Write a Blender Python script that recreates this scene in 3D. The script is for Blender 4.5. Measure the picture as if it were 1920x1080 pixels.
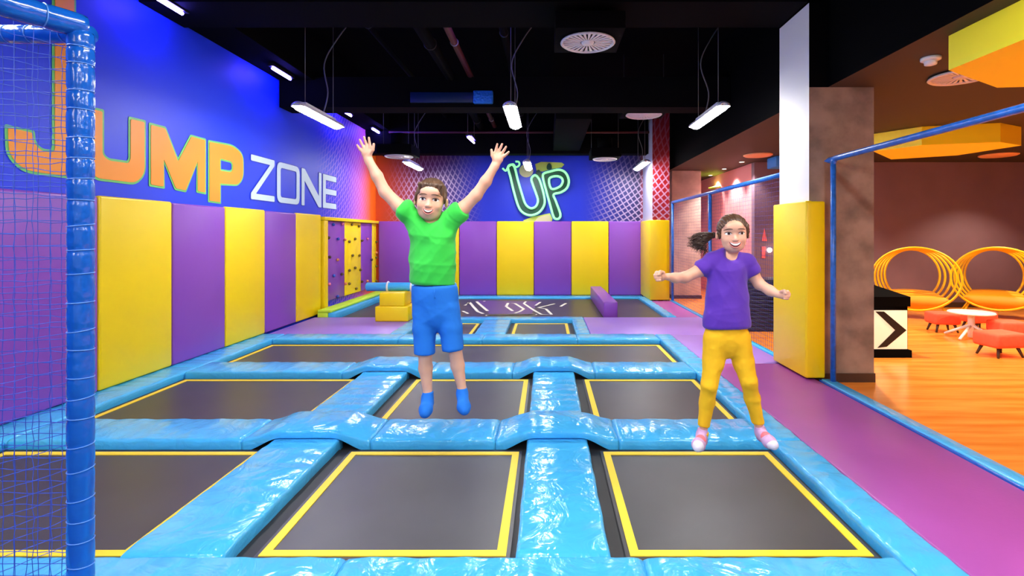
import bpy, bmesh, math, random
import numpy as np
from mathutils import Vector, Matrix, Quaternion
random.seed(7)
rng = np.random.default_rng(7)
for o in list(bpy.data.objects): bpy.data.objects.remove(o)
SC = bpy.context.scene
COL = SC.collection

# ------------------------------------------------------------------ camera
F, VX, VY, H = 960.0, 1025.0, 440.0, 1.5        # focal length in pixels, principal point, eye height
cam_d = bpy.data.cameras.new('camera'); cam = bpy.data.objects.new('camera', cam_d); COL.objects.link(cam)
cam.location = (0, 0, H); cam.rotation_euler = (math.pi/2, 0, 0)
cam_d.sensor_width = 36; cam_d.lens = 36*F/1920
cam_d.shift_x = -(VX-960)/1920; cam_d.shift_y = -(540-VY)/1920
cam_d.clip_start = 0.02
SC.camera = cam
# ------------------------------------------------------------------ world and exposure
W = bpy.data.worlds.new('world'); SC.world = W; W.use_nodes = True
W.node_tree.nodes['Background'].inputs[0].default_value = (0.9, 0.92, 1, 1)
W.node_tree.nodes['Background'].inputs[1].default_value = 0.3
vs = SC.view_settings
vs.view_transform = 'Standard'; vs.look = 'None'; vs.gamma = 1; vs.use_curve_mapping = False
vs.exposure = 0.62
LAMP = 62.0          # radiance of the white pendant tubes
UVL = 85.0           # radiance of the violet tubes

# ------------------------------------------------------------------ helpers
def px(x, y, Y):      # pixel + distance -> point
    return Vector(((x-VX)/F*Y, Y, H+(VY-y)/F*Y))
def pz(x, y, z):      # pixel on a horizontal plane
    Y = (H-z)*F/(y-VY); return Vector(((x-VX)/F*Y, Y, z))
def pX(x, y, X):      # pixel on a plane of constant X
    Y = X*F/(x-VX); return Vector((X, Y, H+(VY-y)/F*Y))
def lin(c):
    return c/12.92 if c <= 0.04045 else ((c+0.055)/1.055)**2.4
def rgb(r, g, b): return (lin(r/255), lin(g/255), lin(b/255), 1)

class N:              # tiny node-expression wrapper
    def __init__(s, nt, sock): s.nt = nt; s.s = sock
    def _m(s, op, *a):
        n = s.nt.nodes.new('ShaderNodeMath'); n.operation = op
        for i, v in enumerate((s,)+a):
            if isinstance(v, N): s.nt.links.new(v.s, n.inputs[i])
            else: n.inputs[i].default_value = v
        return N(s.nt, n.outputs[0])
    def __add__(s, o): return s._m('ADD', o)
    def __sub__(s, o): return s._m('SUBTRACT', o)
    def __mul__(s, o): return s._m('MULTIPLY', o)
    def __truediv__(s, o): return s._m('DIVIDE', o)
    def sin(s): return s._m('SINE')
    def sqrt(s): return s._m('SQRT')
    def max(s, o): return s._m('MAXIMUM', o)
    def min(s, o): return s._m('MINIMUM', o)
    def ramp(s, a, b, c=0.0, d=1.0):
        n = s.nt.nodes.new('ShaderNodeMapRange'); n.interpolation_type = 'SMOOTHSTEP'
        s.nt.links.new(s.s, n.inputs[0])
        for i, v in zip((1, 2, 3, 4), (a, b, c, d)): n.inputs[i].default_value = v
        return N(s.nt, n.outputs[0])
def coords(nt):
    t = nt.nodes.new('ShaderNodeTexCoord'); sp = nt.nodes.new('ShaderNodeSeparateXYZ')
    nt.links.new(t.outputs['Object'], sp.inputs[0])
    return t, [N(nt, sp.outputs[i]) for i in range(3)]
def mixc(nt, f, a, b):
    n = nt.nodes.new('ShaderNodeMix'); n.data_type = 'RGBA'
    if isinstance(f, N): nt.links.new(f.s, n.inputs[0])
    else: n.inputs[0].default_value = f
    for i, v in ((6, a), (7, b)):
        if isinstance(v, tuple): n.inputs[i].default_value = v
        else: nt.links.new(v, n.inputs[i])
    return n.outputs[2]
MATS = {}
def M(name, col, rough=0.5, metal=0.0, emit=0.0, ecol=None, spec=0.5, coat=0.0, var=0.0, vscale=3.0,
      bump=0.0, bscale=30.0, bstretch=(1, 1, 1), bdist=0.01, sss=0.0, sheen=0.0, bdet=3.0, bdistort=0.0):
    m = bpy.data.materials.new(name); m.use_nodes = True; nt = m.node_tree
    b = nt.nodes['Principled BSDF']
    b.inputs['Base Color'].default_value = col; b.inputs['Roughness'].default_value = rough
    b.inputs['Metallic'].default_value = metal; b.inputs['Specular IOR Level'].default_value = spec
    b.inputs['Coat Weight'].default_value = coat; b.inputs['Coat Roughness'].default_value = 0.08
    if sheen: b.inputs['Sheen Weight'].default_value = sheen
    if sss:
        b.inputs['Subsurface Weight'].default_value = sss
        b.inputs['Subsurface Radius'].default_value = (0.012, 0.005, 0.003); b.inputs['Subsurface Scale'].default_value = 1.0
    if emit:
        b.inputs['Emission Color'].default_value = ecol or col; b.inputs['Emission Strength'].default_value = emit
    t = None
    if var or bump:
        t = nt.nodes.new('ShaderNodeTexCoord')
    if var:
        n = nt.nodes.new('ShaderNodeTexNoise'); n.inputs['Scale'].default_value = vscale; n.inputs['Detail'].default_value = 6
        nt.links.new(t.outputs['Object'], n.inputs['Vector'])
        dark = tuple(c*(1-var) for c in col[:3])+(1,); lite = tuple(min(1, c*(1+var)) for c in col[:3])+(1,)
        f = N(nt, n.outputs[0]).ramp(0.3, 0.7)
        nt.links.new(mixc(nt, f, dark, lite), b.inputs['Base Color'])
    if bump:
        mp = nt.nodes.new('ShaderNodeMapping'); mp.inputs['Scale'].default_value = bstretch
        nt.links.new(t.outputs['Object'], mp.inputs[0])
        n = nt.nodes.new('ShaderNodeTexNoise'); n.inputs['Scale'].default_value = bscale; n.inputs['Detail'].default_value = bdet
        n.inputs['Distortion'].default_value = bdistort
        nt.links.new(mp.outputs[0], n.inputs['Vector'])
        bn = nt.nodes.new('ShaderNodeBump'); bn.inputs['Strength'].default_value = bump; bn.inputs['Distance'].default_value = bdist
        nt.links.new(n.outputs[0], bn.inputs['Height']); nt.links.new(bn.outputs[0], b.inputs['Normal'])
    MATS[name] = m
    return m

WL = {}
def place(o, parent):
    """link, parent, and move the mesh so that its origin sits at the parent (or at its own base)"""
    COL.objects.link(o)
    if parent is not None:
        w = WL[parent.name]
        if o.data is not None: o.data.transform(Matrix.Translation(-w))
        o.parent = parent; WL[o.name] = w
    return o
def obj(name, verts, faces, mat, parent=None, smooth=False, origin=True):
    me = bpy.data.meshes.new(name); me.from_pydata([tuple(v) for v in verts], [], [tuple(f) for f in faces]); me.update()
    return fin(name, me, mat, parent, smooth, origin)
def fin(name, me, mat, parent=None, smooth=False, origin=True):
    if mat is not None:
        for m in (mat if isinstance(mat, (list, tuple)) else [mat]): me.materials.append(m)
    if smooth: me.polygons.foreach_set('use_smooth', [True]*len(me.polygons))
    o = bpy.data.objects.new(name, me); place(o, parent)
    if parent is None:
        if origin and len(me.vertices):
            co = np.empty(len(me.vertices)*3); me.vertices.foreach_get('co', co); co = co.reshape(-1, 3)
            lo, hi = co.min(0), co.max(0); c = Vector(((lo[0]+hi[0])/2, (lo[1]+hi[1])/2, lo[2]))
            me.transform(Matrix.Translation(-c)); o.location = c; WL[o.name] = c
        else: WL[o.name] = Vector((0, 0, 0))
    return o
def thing(name, label, cat, loc, group=None):
    o = bpy.data.objects.new(name, None); o.empty_display_size = 0.1; COL.objects.link(o)
    o.location = loc; WL[o.name] = Vector(loc)
    return tag(o, label, cat, group)
def tag(o, label, cat, group=None):
    o['label'] = label; o['category'] = cat
    if group: o['group'] = group
    return o
def struct(o): o['kind'] = 'structure'; return o

def box_mesh(x0, x1, y0, y1, z0, z1, bev=0.0, seg=2, edges=None):
    bm = bmesh.new(); bmesh.ops.create_cube(bm, size=1)
    for v in bm.verts:
        v.co = Vector(((x0+x1)/2+v.co.x*(x1-x0), (y0+y1)/2+v.co.y*(y1-y0), (z0+z1)/2+v.co.z*(z1-z0)))
    if bev > 0:
        bmesh.ops.bevel(bm, geom=list(bm.edges), offset=bev, segments=seg, profile=0.5, affect='EDGES', clamp_overlap=True)
    me = bpy.data.meshes.new('box'); bm.to_mesh(me); bm.free(); return me
def box(name, x0, x1, y0, y1, z0, z1, mat, parent=None, bev=0.0, seg=2, origin=True):
    me = box_mesh(x0, x1, y0, y1, z0, z1, bev, seg); me.name = name
    return fin(name, me, mat, parent, bev > 0, origin)
def tube_data(pts, r, n=10, closed=False, caps=True):
    pts = [Vector(p) for p in pts]; rs = r if isinstance(r, (list, tuple)) else [r]*len(pts)
    V = []; Fc = []; L = len(pts)
    prev = None
    for i, p in enumerate(pts):
        if closed: t = (pts[(i+1) % L]-pts[i-1]).normalized()
        else: t = (pts[min(i+1, L-1)]-pts[max(i-1, 0)]).normalized()
        if prev is None:
            a = Vector((0, 0, 1)) if abs(t.z) < 0.9 else Vector((1, 0, 0))
            u = t.cross(a).normalized()
        else:
            u = (prev-t*prev.dot(t)).normalized()
        prev = u; w = t.cross(u)
        for k in range(n):
            a = 2*math.pi*k/n; V.append(p+(u*math.cos(a)+w*math.sin(a))*rs[i])
    for i in range(L if closed else L-1):
        j = (i+1) % L
        for k in range(n):
            Fc.append((i*n+k, i*n+(k+1) % n, j*n+(k+1) % n, j*n+k))
    if caps and not closed:
        Fc.append(tuple(range(n-1, -1, -1))); Fc.append(tuple((L-1)*n+k for k in range(n)))
    return V, Fc
def tube(name, pts, r, mat, parent=None, n=10, closed=False):
    V, Fc = tube_data(pts, r, n, closed); return obj(name, V, Fc, mat, parent, True)
def merge(parts):
    V = []; Fc = []
    for v, f in parts:
        k = len(V); V += list(v); Fc += [tuple(i+k for i in q) for q in f]
    return V, Fc
def catmull(P, n=6, closed=False):
    P = [Vector(p) for p in P]; L = len(P); out = []
    rngi = range(L if closed else L-1)
    for i in rngi:
        if closed: a, b, c, d = P[i-1], P[i], P[(i+1) % L], P[(i+2) % L]
        else: a, b, c, d = P[max(i-1, 0)], P[i], P[i+1], P[min(i+2, L-1)]
        for k in range(n):
            t = k/n
            out.append(0.5*((2*b)+(c-a)*t+(2*a-5*b+4*c-d)*t*t+(3*b-a-3*c+d)*t**3))
    if not closed: out.append(P[-1])
    return out
def lathe_data(prof, c, n=24, axis='z'):
    V = []; Fc = []
    for r, z in prof:
        for k in range(n):
            a = 2*math.pi*k/n; V.append(Vector((c[0]+r*math.cos(a), c[1]+r*math.sin(a), c[2]+z)))
    for i in range(len(prof)-1):
        for k in range(n): Fc.append((i*n+k, i*n+(k+1) % n, (i+1)*n+(k+1) % n, (i+1)*n+k))
    if prof[0][0] > 1e-6: Fc.append(tuple(range(n-1, -1, -1)))
    if prof[-1][0] > 1e-6: Fc.append(tuple((len(prof)-1)*n+k for k in range(n)))
    return V, Fc
def lathe(name, prof, c, mat, parent=None, n=24, smooth=True):
    V, Fc = lathe_data(prof, c, n); return obj(name, V, Fc, mat, parent, smooth)
def plate(name, poly, normal, th, mat, parent=None, holes=()):
    """flat polygon (world points) extruded by th along normal; holes are cut out by bridging"""
    bm = bmesh.new()
    def ring(P): 
        vs = [bm.verts.new(p) for p in P]
        return [bm.edges.new((vs[i], vs[(i+1) % len(vs)])) for i in range(len(vs))]
    es = ring(poly)
    for h in holes: es += ring(h)
    r = bmesh.ops.triangle_fill(bm, edges=es, use_beauty=True, use_dissolve=False)
    fs = [g for g in r['geom'] if isinstance(g, bmesh.types.BMFace)]
    ex = bmesh.ops.extrude_face_region(bm, geom=list(bm.faces))
    nv = Vector(normal).normalized()*th
    for g in ex['geom']:
        if isinstance(g, bmesh.types.BMVert): g.co += nv
    bmesh.ops.recalc_face_normals(bm, faces=bm.faces)
    me = bpy.data.meshes.new(name); bm.to_mesh(me); bm.free()
    return fin(name, me, mat, parent)
def offset_poly(P, d):
    """offset 2-D polygon outward by d (list of (a,b)); orientation independent"""
    n = len(P); A = sum(P[i][0]*P[(i+1) % n][1]-P[(i+1) % n][0]*P[i][1] for i in range(n))
    s = 1 if A > 0 else -1; out = []
    for i in range(n):
        p0, p1, p2 = Vector(P[i-1]), Vector(P[i]), Vector(P[(i+1) % n])
        d1 = (p1-p0).normalized(); d2 = (p2-p1).normalized()
        n1 = Vector((d1.y, -d1.x))*s; n2 = Vector((d2.y, -d2.x))*s
        b = n1+n2; l = b.length
        if l < 1e-6: out.append(tuple(p1+n1*d)); continue
        b /= l; c = max(0.45, b.dot(n1)); out.append(tuple(p1+b*(d/c)))
    return out
def round_poly(P, r, n=4):
    """round the corners of a 2-D polygon; P items (x,y[,r])"""
    L = len(P); out = []
    for i in range(L):
        p0, p1, p2 = Vector(P[i-1][:2]), Vector(P[i][:2]), Vector(P[(i+1) % L][:2])
        rr = P[i][2] if len(P[i]) > 2 else r
        a = (p0-p1); b = (p2-p1); q = min(rr, a.length*0.45, b.length*0.45)
        if q < 1e-5: out.append(tuple(p1)); continue
        A = p1+a.normalized()*q; B = p1+b.normalized()*q
        for k in range(n+1):
            t = k/n; out.append(tuple(A*(1-t)**2+p1*2*t*(1-t)+B*t*t))
    return out

# ------------------------------------------------------------------ materials
black = M('ceiling_black', (0.0025, 0.0025, 0.003, 1), 0.9, spec=0.03)
black2 = M('duct_black', (0.003, 0.003, 0.0036, 1), 0.85, spec=0.05)
darkmetal = M('dark_metal', (0.03, 0.03, 0.035, 1), 0.4, 0.5)
wire_m = M('wire', (0.12, 0.12, 0.13, 1), 0.5)
lightm = M('pendant_diffuser', (1, 1, 1, 1), 0.4, emit=LAMP, ecol=(1, 0.98, 0.95, 1))
whitep = M('white_plastic', (0.8, 0.8, 0.8, 1), 0.35)
uvm = M('violet_tube', (0.5, 0.4, 1, 1), 0.4, emit=UVL, ecol=(0.10, 0.07, 1, 1))
yellow = M('yellow_vinyl', (1.0, 0.70, 0.0, 1), 0.38, bump=0.15, bscale=2.2, bdist=0.03)
purple = M('purple_vinyl', (0.25, 0.065, 0.47, 1), 0.34, bump=0.2, bscale=2.5, bdist=0.03)
mauve = M('purple_deck_vinyl', (0.36, 0.075, 0.36, 1), 0.36, var=0.08, vscale=1.2, bump=0.05, bscale=40)
violet = M('violet_deck_vinyl', (0.30, 0.17, 0.60, 1), 0.42, var=0.08, vscale=1.2, bump=0.08, bscale=40)
skyb = M('sky_blue_vinyl', (0.06, 0.46, 0.88, 1), 0.15, bump=0.30, bscale=5, bstretch=(1.0, 1.0, 1.0), bdist=0.03, bdet=3.5, bdistort=2.2)
skyedge = M('sky_blue_edge', (0.02, 0.24, 0.55, 1), 0.35)
lime = M('lime_vinyl', (0.55, 0.85, 0.05, 1), 0.4)
matm = M('trampoline_bed', (0.042, 0.042, 0.049, 1), 0.40, var=0.12, vscale=2, bump=0.12, bscale=400, bdist=0.002, spec=0.6)
skirt = M('spring_cover_black', (0.018, 0.018, 0.02, 1), 0.55)
ystripe = M('yellow_webbing', (0.95, 0.68, 0.03, 1), 0.5)
padblue = M('royal_blue_vinyl', (0.005, 0.10, 0.50, 1), 0.17, bump=0.4, bscale=14, bdist=0.02, bdet=2, coat=0.3)
netm = M('blue_net_cord', (0.02, 0.07, 0.5, 1), 0.6)
netdark = M('navy_net_cord', (0.015, 0.03, 0.22, 1), 0.6)
railm = M('blue_rail_paint', (0.02, 0.14, 0.55, 1), 0.28, var=0.2, vscale=20)
concrete = M('concrete', rgb(142, 122, 106), 0.75, var=0.35, vscale=3.5, bump=0.2, bscale=12)
conc2 = M('pale_concrete', rgb(200, 182, 168), 0.8, var=0.2, vscale=3.0)
whitewall = M('white_paint', (0.85, 0.85, 0.87, 1), 0.6)
lavender = M('lavender_paint', (0.5, 0.5, 0.72, 1), 0.6)
brownceil = M('brown_ceiling_paint', (0.035, 0.022, 0.018, 1), 0.7)
maroon = M('mauve_wall_paint', rgb(126, 100, 114), 0.8, var=0.06, vscale=1.5)
pinkw = M('pink_wall_paint', rgb(238, 150, 150), 0.8)
coral = M('coral_fabric', rgb(238, 92, 62), 0.7, var=0.08, vscale=30)
ringy = M('yellow_powder_coat', rgb(240, 200, 10), 0.4)
seaty = M('amber_cushion', rgb(236, 150, 5), 0.6)
woodleg = M('dark_wood', (0.06, 0.03, 0.018, 1), 0.5)
orangep = M('yellow_ceiling_panel', (1.0, 0.84, 0.01, 1), 0.5)
red = M('red_pipe_paint', (0.09, 0.012, 0.010, 1), 0.5)
grey = M('grey_metal', (0.3, 0.3, 0.31, 1), 0.4, 0.3)
decal_or = M('orange_vinyl_print', rgb(255, 154, 36), 0.5)
decal_gr = M('green_vinyl_print', rgb(110, 200, 110), 0.5)
decal_wh = M('white_vinyl_print', rgb(215, 240, 250), 0.5)
decal_bl = M('blue_vinyl_print', rgb(14, 48, 190), 0.5)
# ------------------------------------------------------------------ the setting
XL, YB, XR = -4.16, 12.46, 2.75
def mural(name, axis):
    m = bpy.data.materials.new(name); m.use_nodes = True; nt = m.node_tree; b = nt.nodes['Principled BSDF']
    b.inputs['Roughness'].default_value = 0.5
    t, (X, Y, Z) = coords(nt)
    r = nt.nodes.new('ShaderNodeValToRGB'); r.color_ramp.interpolation = 'LINEAR'
    def stops(L):
        e = r.color_ramp.elements
        while len(e) < len(L): e.new(0.5)
        for i, (p, c) in enumerate(L): e[i].position = p; e[i].color = c
    def circ(A, ca, cz): 
        a = A-ca; z = Z-cz
        return (a*a+z*z).sqrt()
    def lines(R, sp, a=0.5, bb=0.95): return (R*(2*math.pi/sp)).sin().ramp(a, bb)
    if axis == 'y':
        f = (Y-9.0)/(YB-9.0)
        stops([(0, rgb(16, 58, 232)), (0.3, rgb(40, 55, 232)), (0.5, rgb(105, 60, 222)), (0.68, rgb(190, 85, 190)), (0.82, rgb(245, 105, 110)), (0.9, rgb(250, 112, 30)), (1, rgb(245, 108, 10))])
        ln = lines(circ(Y, 15.5, 1.0), 0.10).max(lines(circ(Y, 8.0, 6.0), 0.10)*0.8)
        mask = Y.ramp(9.1, 10.4)*Y.ramp(11.2, 12.2, 1, 0)*0.55
        lc = rgb(205, 160, 235)
    else:
        f = (X-XL)/6.9
        stops([(0, rgb(205, 75, 20)), (0.05, rgb(180, 65, 30)), (0.16, rgb(95, 30, 70)), (0.28, rgb(40, 18, 110)), (0.38, rgb(12, 38, 185)), (0.72, rgb(12, 42, 200)), (0.85, rgb(24, 26, 120)), (0.93, rgb(30, 20, 80)), (0.945, rgb(150, 15, 30)), (1, rgb(170, 15, 25))])
        ln = lines(circ(X, -6.6, 4.6), 0.105).max(lines(circ(X, -0.6, 4.2), 0.105))
        ln2 = lines(circ(X, 4.6, 4.0), 0.115).max(lines(circ(X, 0.0, 5.2), 0.115))
        mk = X.ramp(-4.0, -3.1)*X.ramp(-2.6, -1.5, 1, 0)*0.65
        mk2 = X.ramp(0.9, 1.9)*0.65
        ln = (ln*mk).max(ln2*mk2); mask = Z.ramp(3.35, 2.7, 0.25, 1)
        lc = rgb(205, 175, 215)
    nt.links.new(f.s, r.inputs[0])
    nt.links.new(mixc(nt, ln*mask, r.outputs[0], lc), b.inputs['Base Color'])
    return m
mur_l = mural('left_wall_mural', 'y'); mur_b = mural('back_wall_mural', 'x')

struct(box('wall_left', XL-0.15, XL, -6, YB+0.15, -0.1, 4.7, mur_l, origin=False))
struct(box('wall_back', XL, 2.34, YB, YB+0.15, -0.1, 4.7, mur_b, origin=False))
# far padded column: lavender flank, printed front
st = bpy.data.meshes.new('wall_stub')
ms = box_mesh(2.34, 2.72, 11.33, YB+0.15, -0.1, 4.7); 
so = struct(fin('wall_column', ms, [mur_b, lavender], origin=False))
for p in ms.polygons:
    if abs(p.normal.x) > 0.9: p.material_index = 1
struct(box('wall_front', XL, 11, -6.15, -6, -0.1, 4.7, M('rear_wall_paint', rgb(225, 225, 235), 0.7), origin=False))
struct(box('ceiling', XL-0.15, 2.86, -6, YB+0.15, 4.6, 4.75, black, origin=False))
struct(box('ceiling', 2.86, 11.1, -6, 14.6, 3.0, 4.7, [brownceil, black], origin=False))
o = bpy.data.objects['ceiling.001']
for p in o.data.polygons:
    if p.normal.z > -0.9: p.material_index = 1
struct(box('floor', XL-0.15, XR+0.02, -6, YB+0.15, -0.15, -0.03, M('subfloor', (0.02, 0.02, 0.02, 1), 0.7), origin=False))
# lounge floor: warm orange boards
fl = bpy.data.materials.new('orange_lounge_floor'); fl.use_nodes = True; nt = fl.node_tree; b = nt.nodes['Principled BSDF']
b.inputs['Roughness'].default_value = 0.22
t, (X, Y, Z) = coords(nt)
mp = nt.nodes.new('ShaderNodeMapping'); mp.inputs['Scale'].default_value = (0.6, 5, 1); nt.links.new(t.outputs['Object'], mp.inputs[0])
nz = nt.nodes.new('ShaderNodeTexNoise'); nz.inputs['Scale'].default_value = 1.6; nz.inputs['Detail'].default_value = 6; nt.links.new(mp.outputs[0], nz.inputs['Vector'])
nt.links.new(mixc(nt, N(nt, nz.outputs[0]).ramp(0.3, 0.72), rgb(222, 122, 38), rgb(245, 158, 66)), b.inputs['Base Color'])
struct(box('floor', XR+0.02, 11.1, -6, 14.6, -0.15, 0.0, fl, origin=False))
struct(box('wall_right', 11, 11.15, -6, 14.6, -0.1, 3.0, maroon, origin=False))
struct(box('wall_lounge', 4.3, 11, 10.6, 10.75, 0, 3.0, maroon, origin=False))
struct(box('wall_far', 2.72, 5.2, 14.4, 14.55, 0, 3.0, pinkw, origin=False))
struct(box('wall_far_side', 4.3, 4.45, 10.75, 14.4, 0, 3.0, pinkw, origin=False))
struct(box('baseboard_lounge', 4.3, 11, 10.57, 10.6, 0, 0.1, woodleg, origin=False))

# near column: white flank towards the trampolines, concrete front, black above the lounge ceiling
cm = []
col = thing('concrete_column', 'square concrete column with white painted side and yellow padding around its corner', 'column', (3.0, 5.53, 0))
def face_mats(o, rule):
    for p in o.data.polygons:
        p.material_index = rule(p.normal)
o = box('lower_shaft', 2.67, 3.33, 5.21, 5.87, 0, 3.0, [concrete, whitewall], col); face_mats(o, lambda n: 1 if n.x < -0.9 else 0)
o = box('upper_shaft', 2.67, 3.33, 5.21, 5.87, 3.0, 3.86, [black, whitewall], col); face_mats(o, lambda n: 1 if n.x < -0.9 else 0)
box('plinth', 2.67, 3.34, 5.2, 5.88, 0, 0.09, woodleg, col)
pd = box('column_pad', 2.595, 2.668, 5.13, 5.87, 0.062, 1.84, yellow, col, 0.015)
pf = box('column_pad', 2.60, 2.79, 5.125, 5.205, 0.062, 1.835, yellow, col, 0.015)
p2 = thing('concrete_pillar', 'pale concrete pillar standing behind the net at the far end', 'pillar', (3.28, 12.3, 0))
box('shaft', 2.94, 3.62, 12.0, 12.68, 0, 3.0, conc2, p2, 0.008); box('plinth', 2.93, 3.63, 11.99, 12.69, 0, 0.08, woodleg, p2)

# ------------------------------------------------------------------ padded wall panels
def wall_panel(x0, x1, y0, y1, z0, z1, mat, label, cat='wall pad', group=None, bev=0.022):
    o = box('wall_pad', x0, x1, y0, y1, z0, z1, mat, None, bev, 3)
    return tag(o, label, cat, group)
lb = [4.69+0.925*k for k in range(-6, 6)]
names_l = {0: 'tall yellow wall pad under the orange letter U', 1: 'purple wall pad under the letter M of the left wall',
           2: 'yellow wall pad under the letter P and the Z', 3: 'purple wall pad under the letters Z and O',
           4: 'yellow wall pad beside the climbing wall'}
for k in range(-3, 5):
    c = yellow if k % 2 == 0 else purple
    y0 = lb[k+6]
    lab = names_l.get(k)
    if lab is None: lab = ('purple wall pad seen through the blue netting' if k == -1 else ('yellow' if k % 2 == 0 else 'purple')+' wall pad on the mural wall before the netting post')
    wall_panel(XL+0.002, -4.10, y0+0.006, y0+0.919, 0.062, 1.85+0.01*(k % 2 == 0), c, lab, group=None if k >= -1 else 'wall pads out of view')
xb = [-3.93+0.9055*k for k in range(8)]
names_b = ['purple back wall pad next to the climbing wall', 'yellow back wall pad mostly hidden behind the boy', 'purple back wall pad just right of the boy',
           'yellow back wall pad beneath the neon U', 'purple back wall pad beneath the neon P', 'yellow back wall pad behind the purple beam',
           'purple back wall pad beside the yellow corner pillar']
for k in range(7):
    c = purple if k % 2 == 0 else yellow
    wall_panel(xb[k]+0.005-(0.15 if k == 0 else 0), xb[k+1]-0.005, 12.40, YB-0.002, 0.03, 1.825, c, names_b[k])
cp = thing('corner_pillar_pad', 'yellow pad wrapped around the far wall column', 'pillar pad', (2.5, 11.3, 0))
box('front_pad', 2.27, 2.70, 11.25, 11.325, 0.062, 1.82, yellow, cp, 0.015); box('side_pad', 2.27, 2.335, 11.33, 12.38, 0.062, 1.82, yellow, cp, 0.015)

# climbing wall at the end of the left wall
cw = thing('climbing_wall', 'purple and yellow climbing wall dotted with small coloured holds', 'climbing wall', (-4.1, 10.9, 0))
edges = [9.36, 9.52, 10.44, 11.36, 12.08, 12.38]
cols = [yellow, purple, yellow, purple, yellow]
for i in range(5):
    x1 = -4.12 if i else -4.06
    box('frame_post' if i == 0 else 'panel', XL+0.002, x1, edges[i]+0.004, edges[i+1]-0.004, 0.25 if i else 0.062, 1.76, cols[i], cw, 0.008)
box('top_rail', XL+0.002, -4.05, 9.36, 12.38, 1.765, 1.83, yellow, cw, 0.01)
hold_cols = [M('hold_blue', rgb(40, 80, 190), 0.5), M('hold_orange', rgb(240, 150, 90), 0.5), M('hold_dark', rgb(70, 40, 40), 0.5),
             M('hold_pink', rgb(235, 120, 160), 0.5), M('hold_olive', rgb(110, 85, 20), 0.5)]
def blob(c, r, sq=(1, 1, 1), n=8, m=5, jit=0.25, rs=None):
    V = []; Fc = []; rs = rs or random
    for i in range(1, m):
        ph = math.pi*i/m
        for k in range(n):
            th = 2*math.pi*k/n; q = r*(1+jit*(rs.random()-0.5))
            V.append(Vector((c[0]+q*sq[0]*math.sin(ph)*math.cos(th), c[1]+q*sq[1]*math.sin(ph)*math.sin(th), c[2]+q*sq[2]*math.cos(ph))))
    top = len(V); V.append(Vector((c[0], c[1], c[2]+r*sq[2]))); V.append(Vector((c[0], c[1], c[2]-r*sq[2])))
    for i in range(m-2):
        for k in range(n): Fc.append((i*n+k, (i+1)*n+k, (i+1)*n+(k+1) % n, i*n+(k+1) % n))
    for k in range(n):
        Fc.append((top, k, (k+1) % n)); Fc.append((top+1, (m-2)*n+(k+1) % n, (m-2)*n+k))
    return V, Fc
holds = [(624,421,0),(641,420,3),(615,446,2),(633,448,0),(646,449,1),(617,482,2),(632,487,1),(625,517,0),(640,514,2),(616,533,3),(647,532,1),(632,556,0),(623,575,3),
         (659,421,4),(672,424,4),(678,451,2),(654,453,4),(665,448,4),(660,479,4),(673,479,4),(654,507,4),(665,502,4),(675,506,4),(678,528,2),(654,532,4),(667,541,4),(658,564,4),(675,558,4),
         (688,448,3),(696,487,2),(688,527,1),(705,474,1),(712,453,4),(717,481,4),(712,498,4),(717,524,4)]
for x, y, c in holds:
    p = pX(x, y, -4.115); 
    if not 9.55 < p.y < 12.36: p.y = min(12.34, max(9.56, p.y))
    V, Fc = blob((-4.10, p.y, p.z), 0.032, (0.9, 1.2, 0.95)); obj('climbing_hold', V, Fc, hold_cols[c], cw, True)

# ------------------------------------------------------------------ lettering on the left wall
XT = XL+0.004
def wl(x, y): p = pX(x, y, XT); return (p.y, p.z)
def letter(name, outer, holes=(), parent=None, fill=decal_or, edge=decal_gr, r=0.05, ew=0.022, th=0.004):
    raw = [wl(*q[:2])+tuple(q[2:]) for q in outer]; P = round_poly(raw, r)
    PE = round_poly([a_+tuple(q[2:]) for a_, q in zip(offset_poly([q[:2] for q in raw], ew), raw)], r)
    HH = [round_poly([wl(*q[:2])+tuple(q[2:]) for q in h], 0.03) for h in holes]
    to3 = lambda Q, x: [Vector((x, a, b)) for a, b in Q]
    root = plate(name, to3(P, XT+0.003), (1, 0, 0), th, fill, parent, [to3(h, XT+0.003) for h in HH])
    if edge:
        plate('letter_edge', to3(PE, XT-0.001), (1, 0, 0), 0.003, edge, root, [to3(offset_poly(h, -ew), XT-0.001) for h in HH])
    return root
jz = thing('wall_lettering', 'orange JUMP and white ZONE lettering along the blue left wall', 'lettering', (XT, 6.5, 2.0))
letter('letter', [(102,-30,0.01),(138,-22,0.01),(138,331,0.05),(75,324,0.12),(42,317,0.2),(16,290,0.2),(14,239,0.02),(60,249,0.02),(62,268,0.05),(76,283,0.08),(102,287,0.05)], parent=jz)
letter('letter', [(168,204,0.02),(191,209,0.02),(191,291,0.06),(203,301,0.05),(240,306,0.05),(244,298,0.04),(244,223,0.02),(270,229,0.02),(270,325,0.1),(254,343,0.08),(181,334,0.08),(168,320,0.06)], parent=jz)
letter('letter', [(282,234),(309,241),(333,303),(358,256),(384,263),(384,361),(370,358),(370,302),(347,357),(329,353),(306,298),(306,350),(282,346)], parent=jz, r=0.02)
letter('letter', [(392,266,0.02),(436,274,0.1),(455,290,0.12),(455,332,0.1),(446,346,0.08),(412,344,0.01),(412,379,0.01),(392,376,0.01)], [[(412,297),(432,302),(436,307),(436,319),(432,323),(412,320)]], parent=jz)
def zbox(a, b, za, zb): return [(a, za), (b, za), (b, zb), (a, zb)]
ZT, ZB_, sw = 2.63, 2.0, 0.085
def zyl(x): return wl(x, 330)[0]
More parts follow.
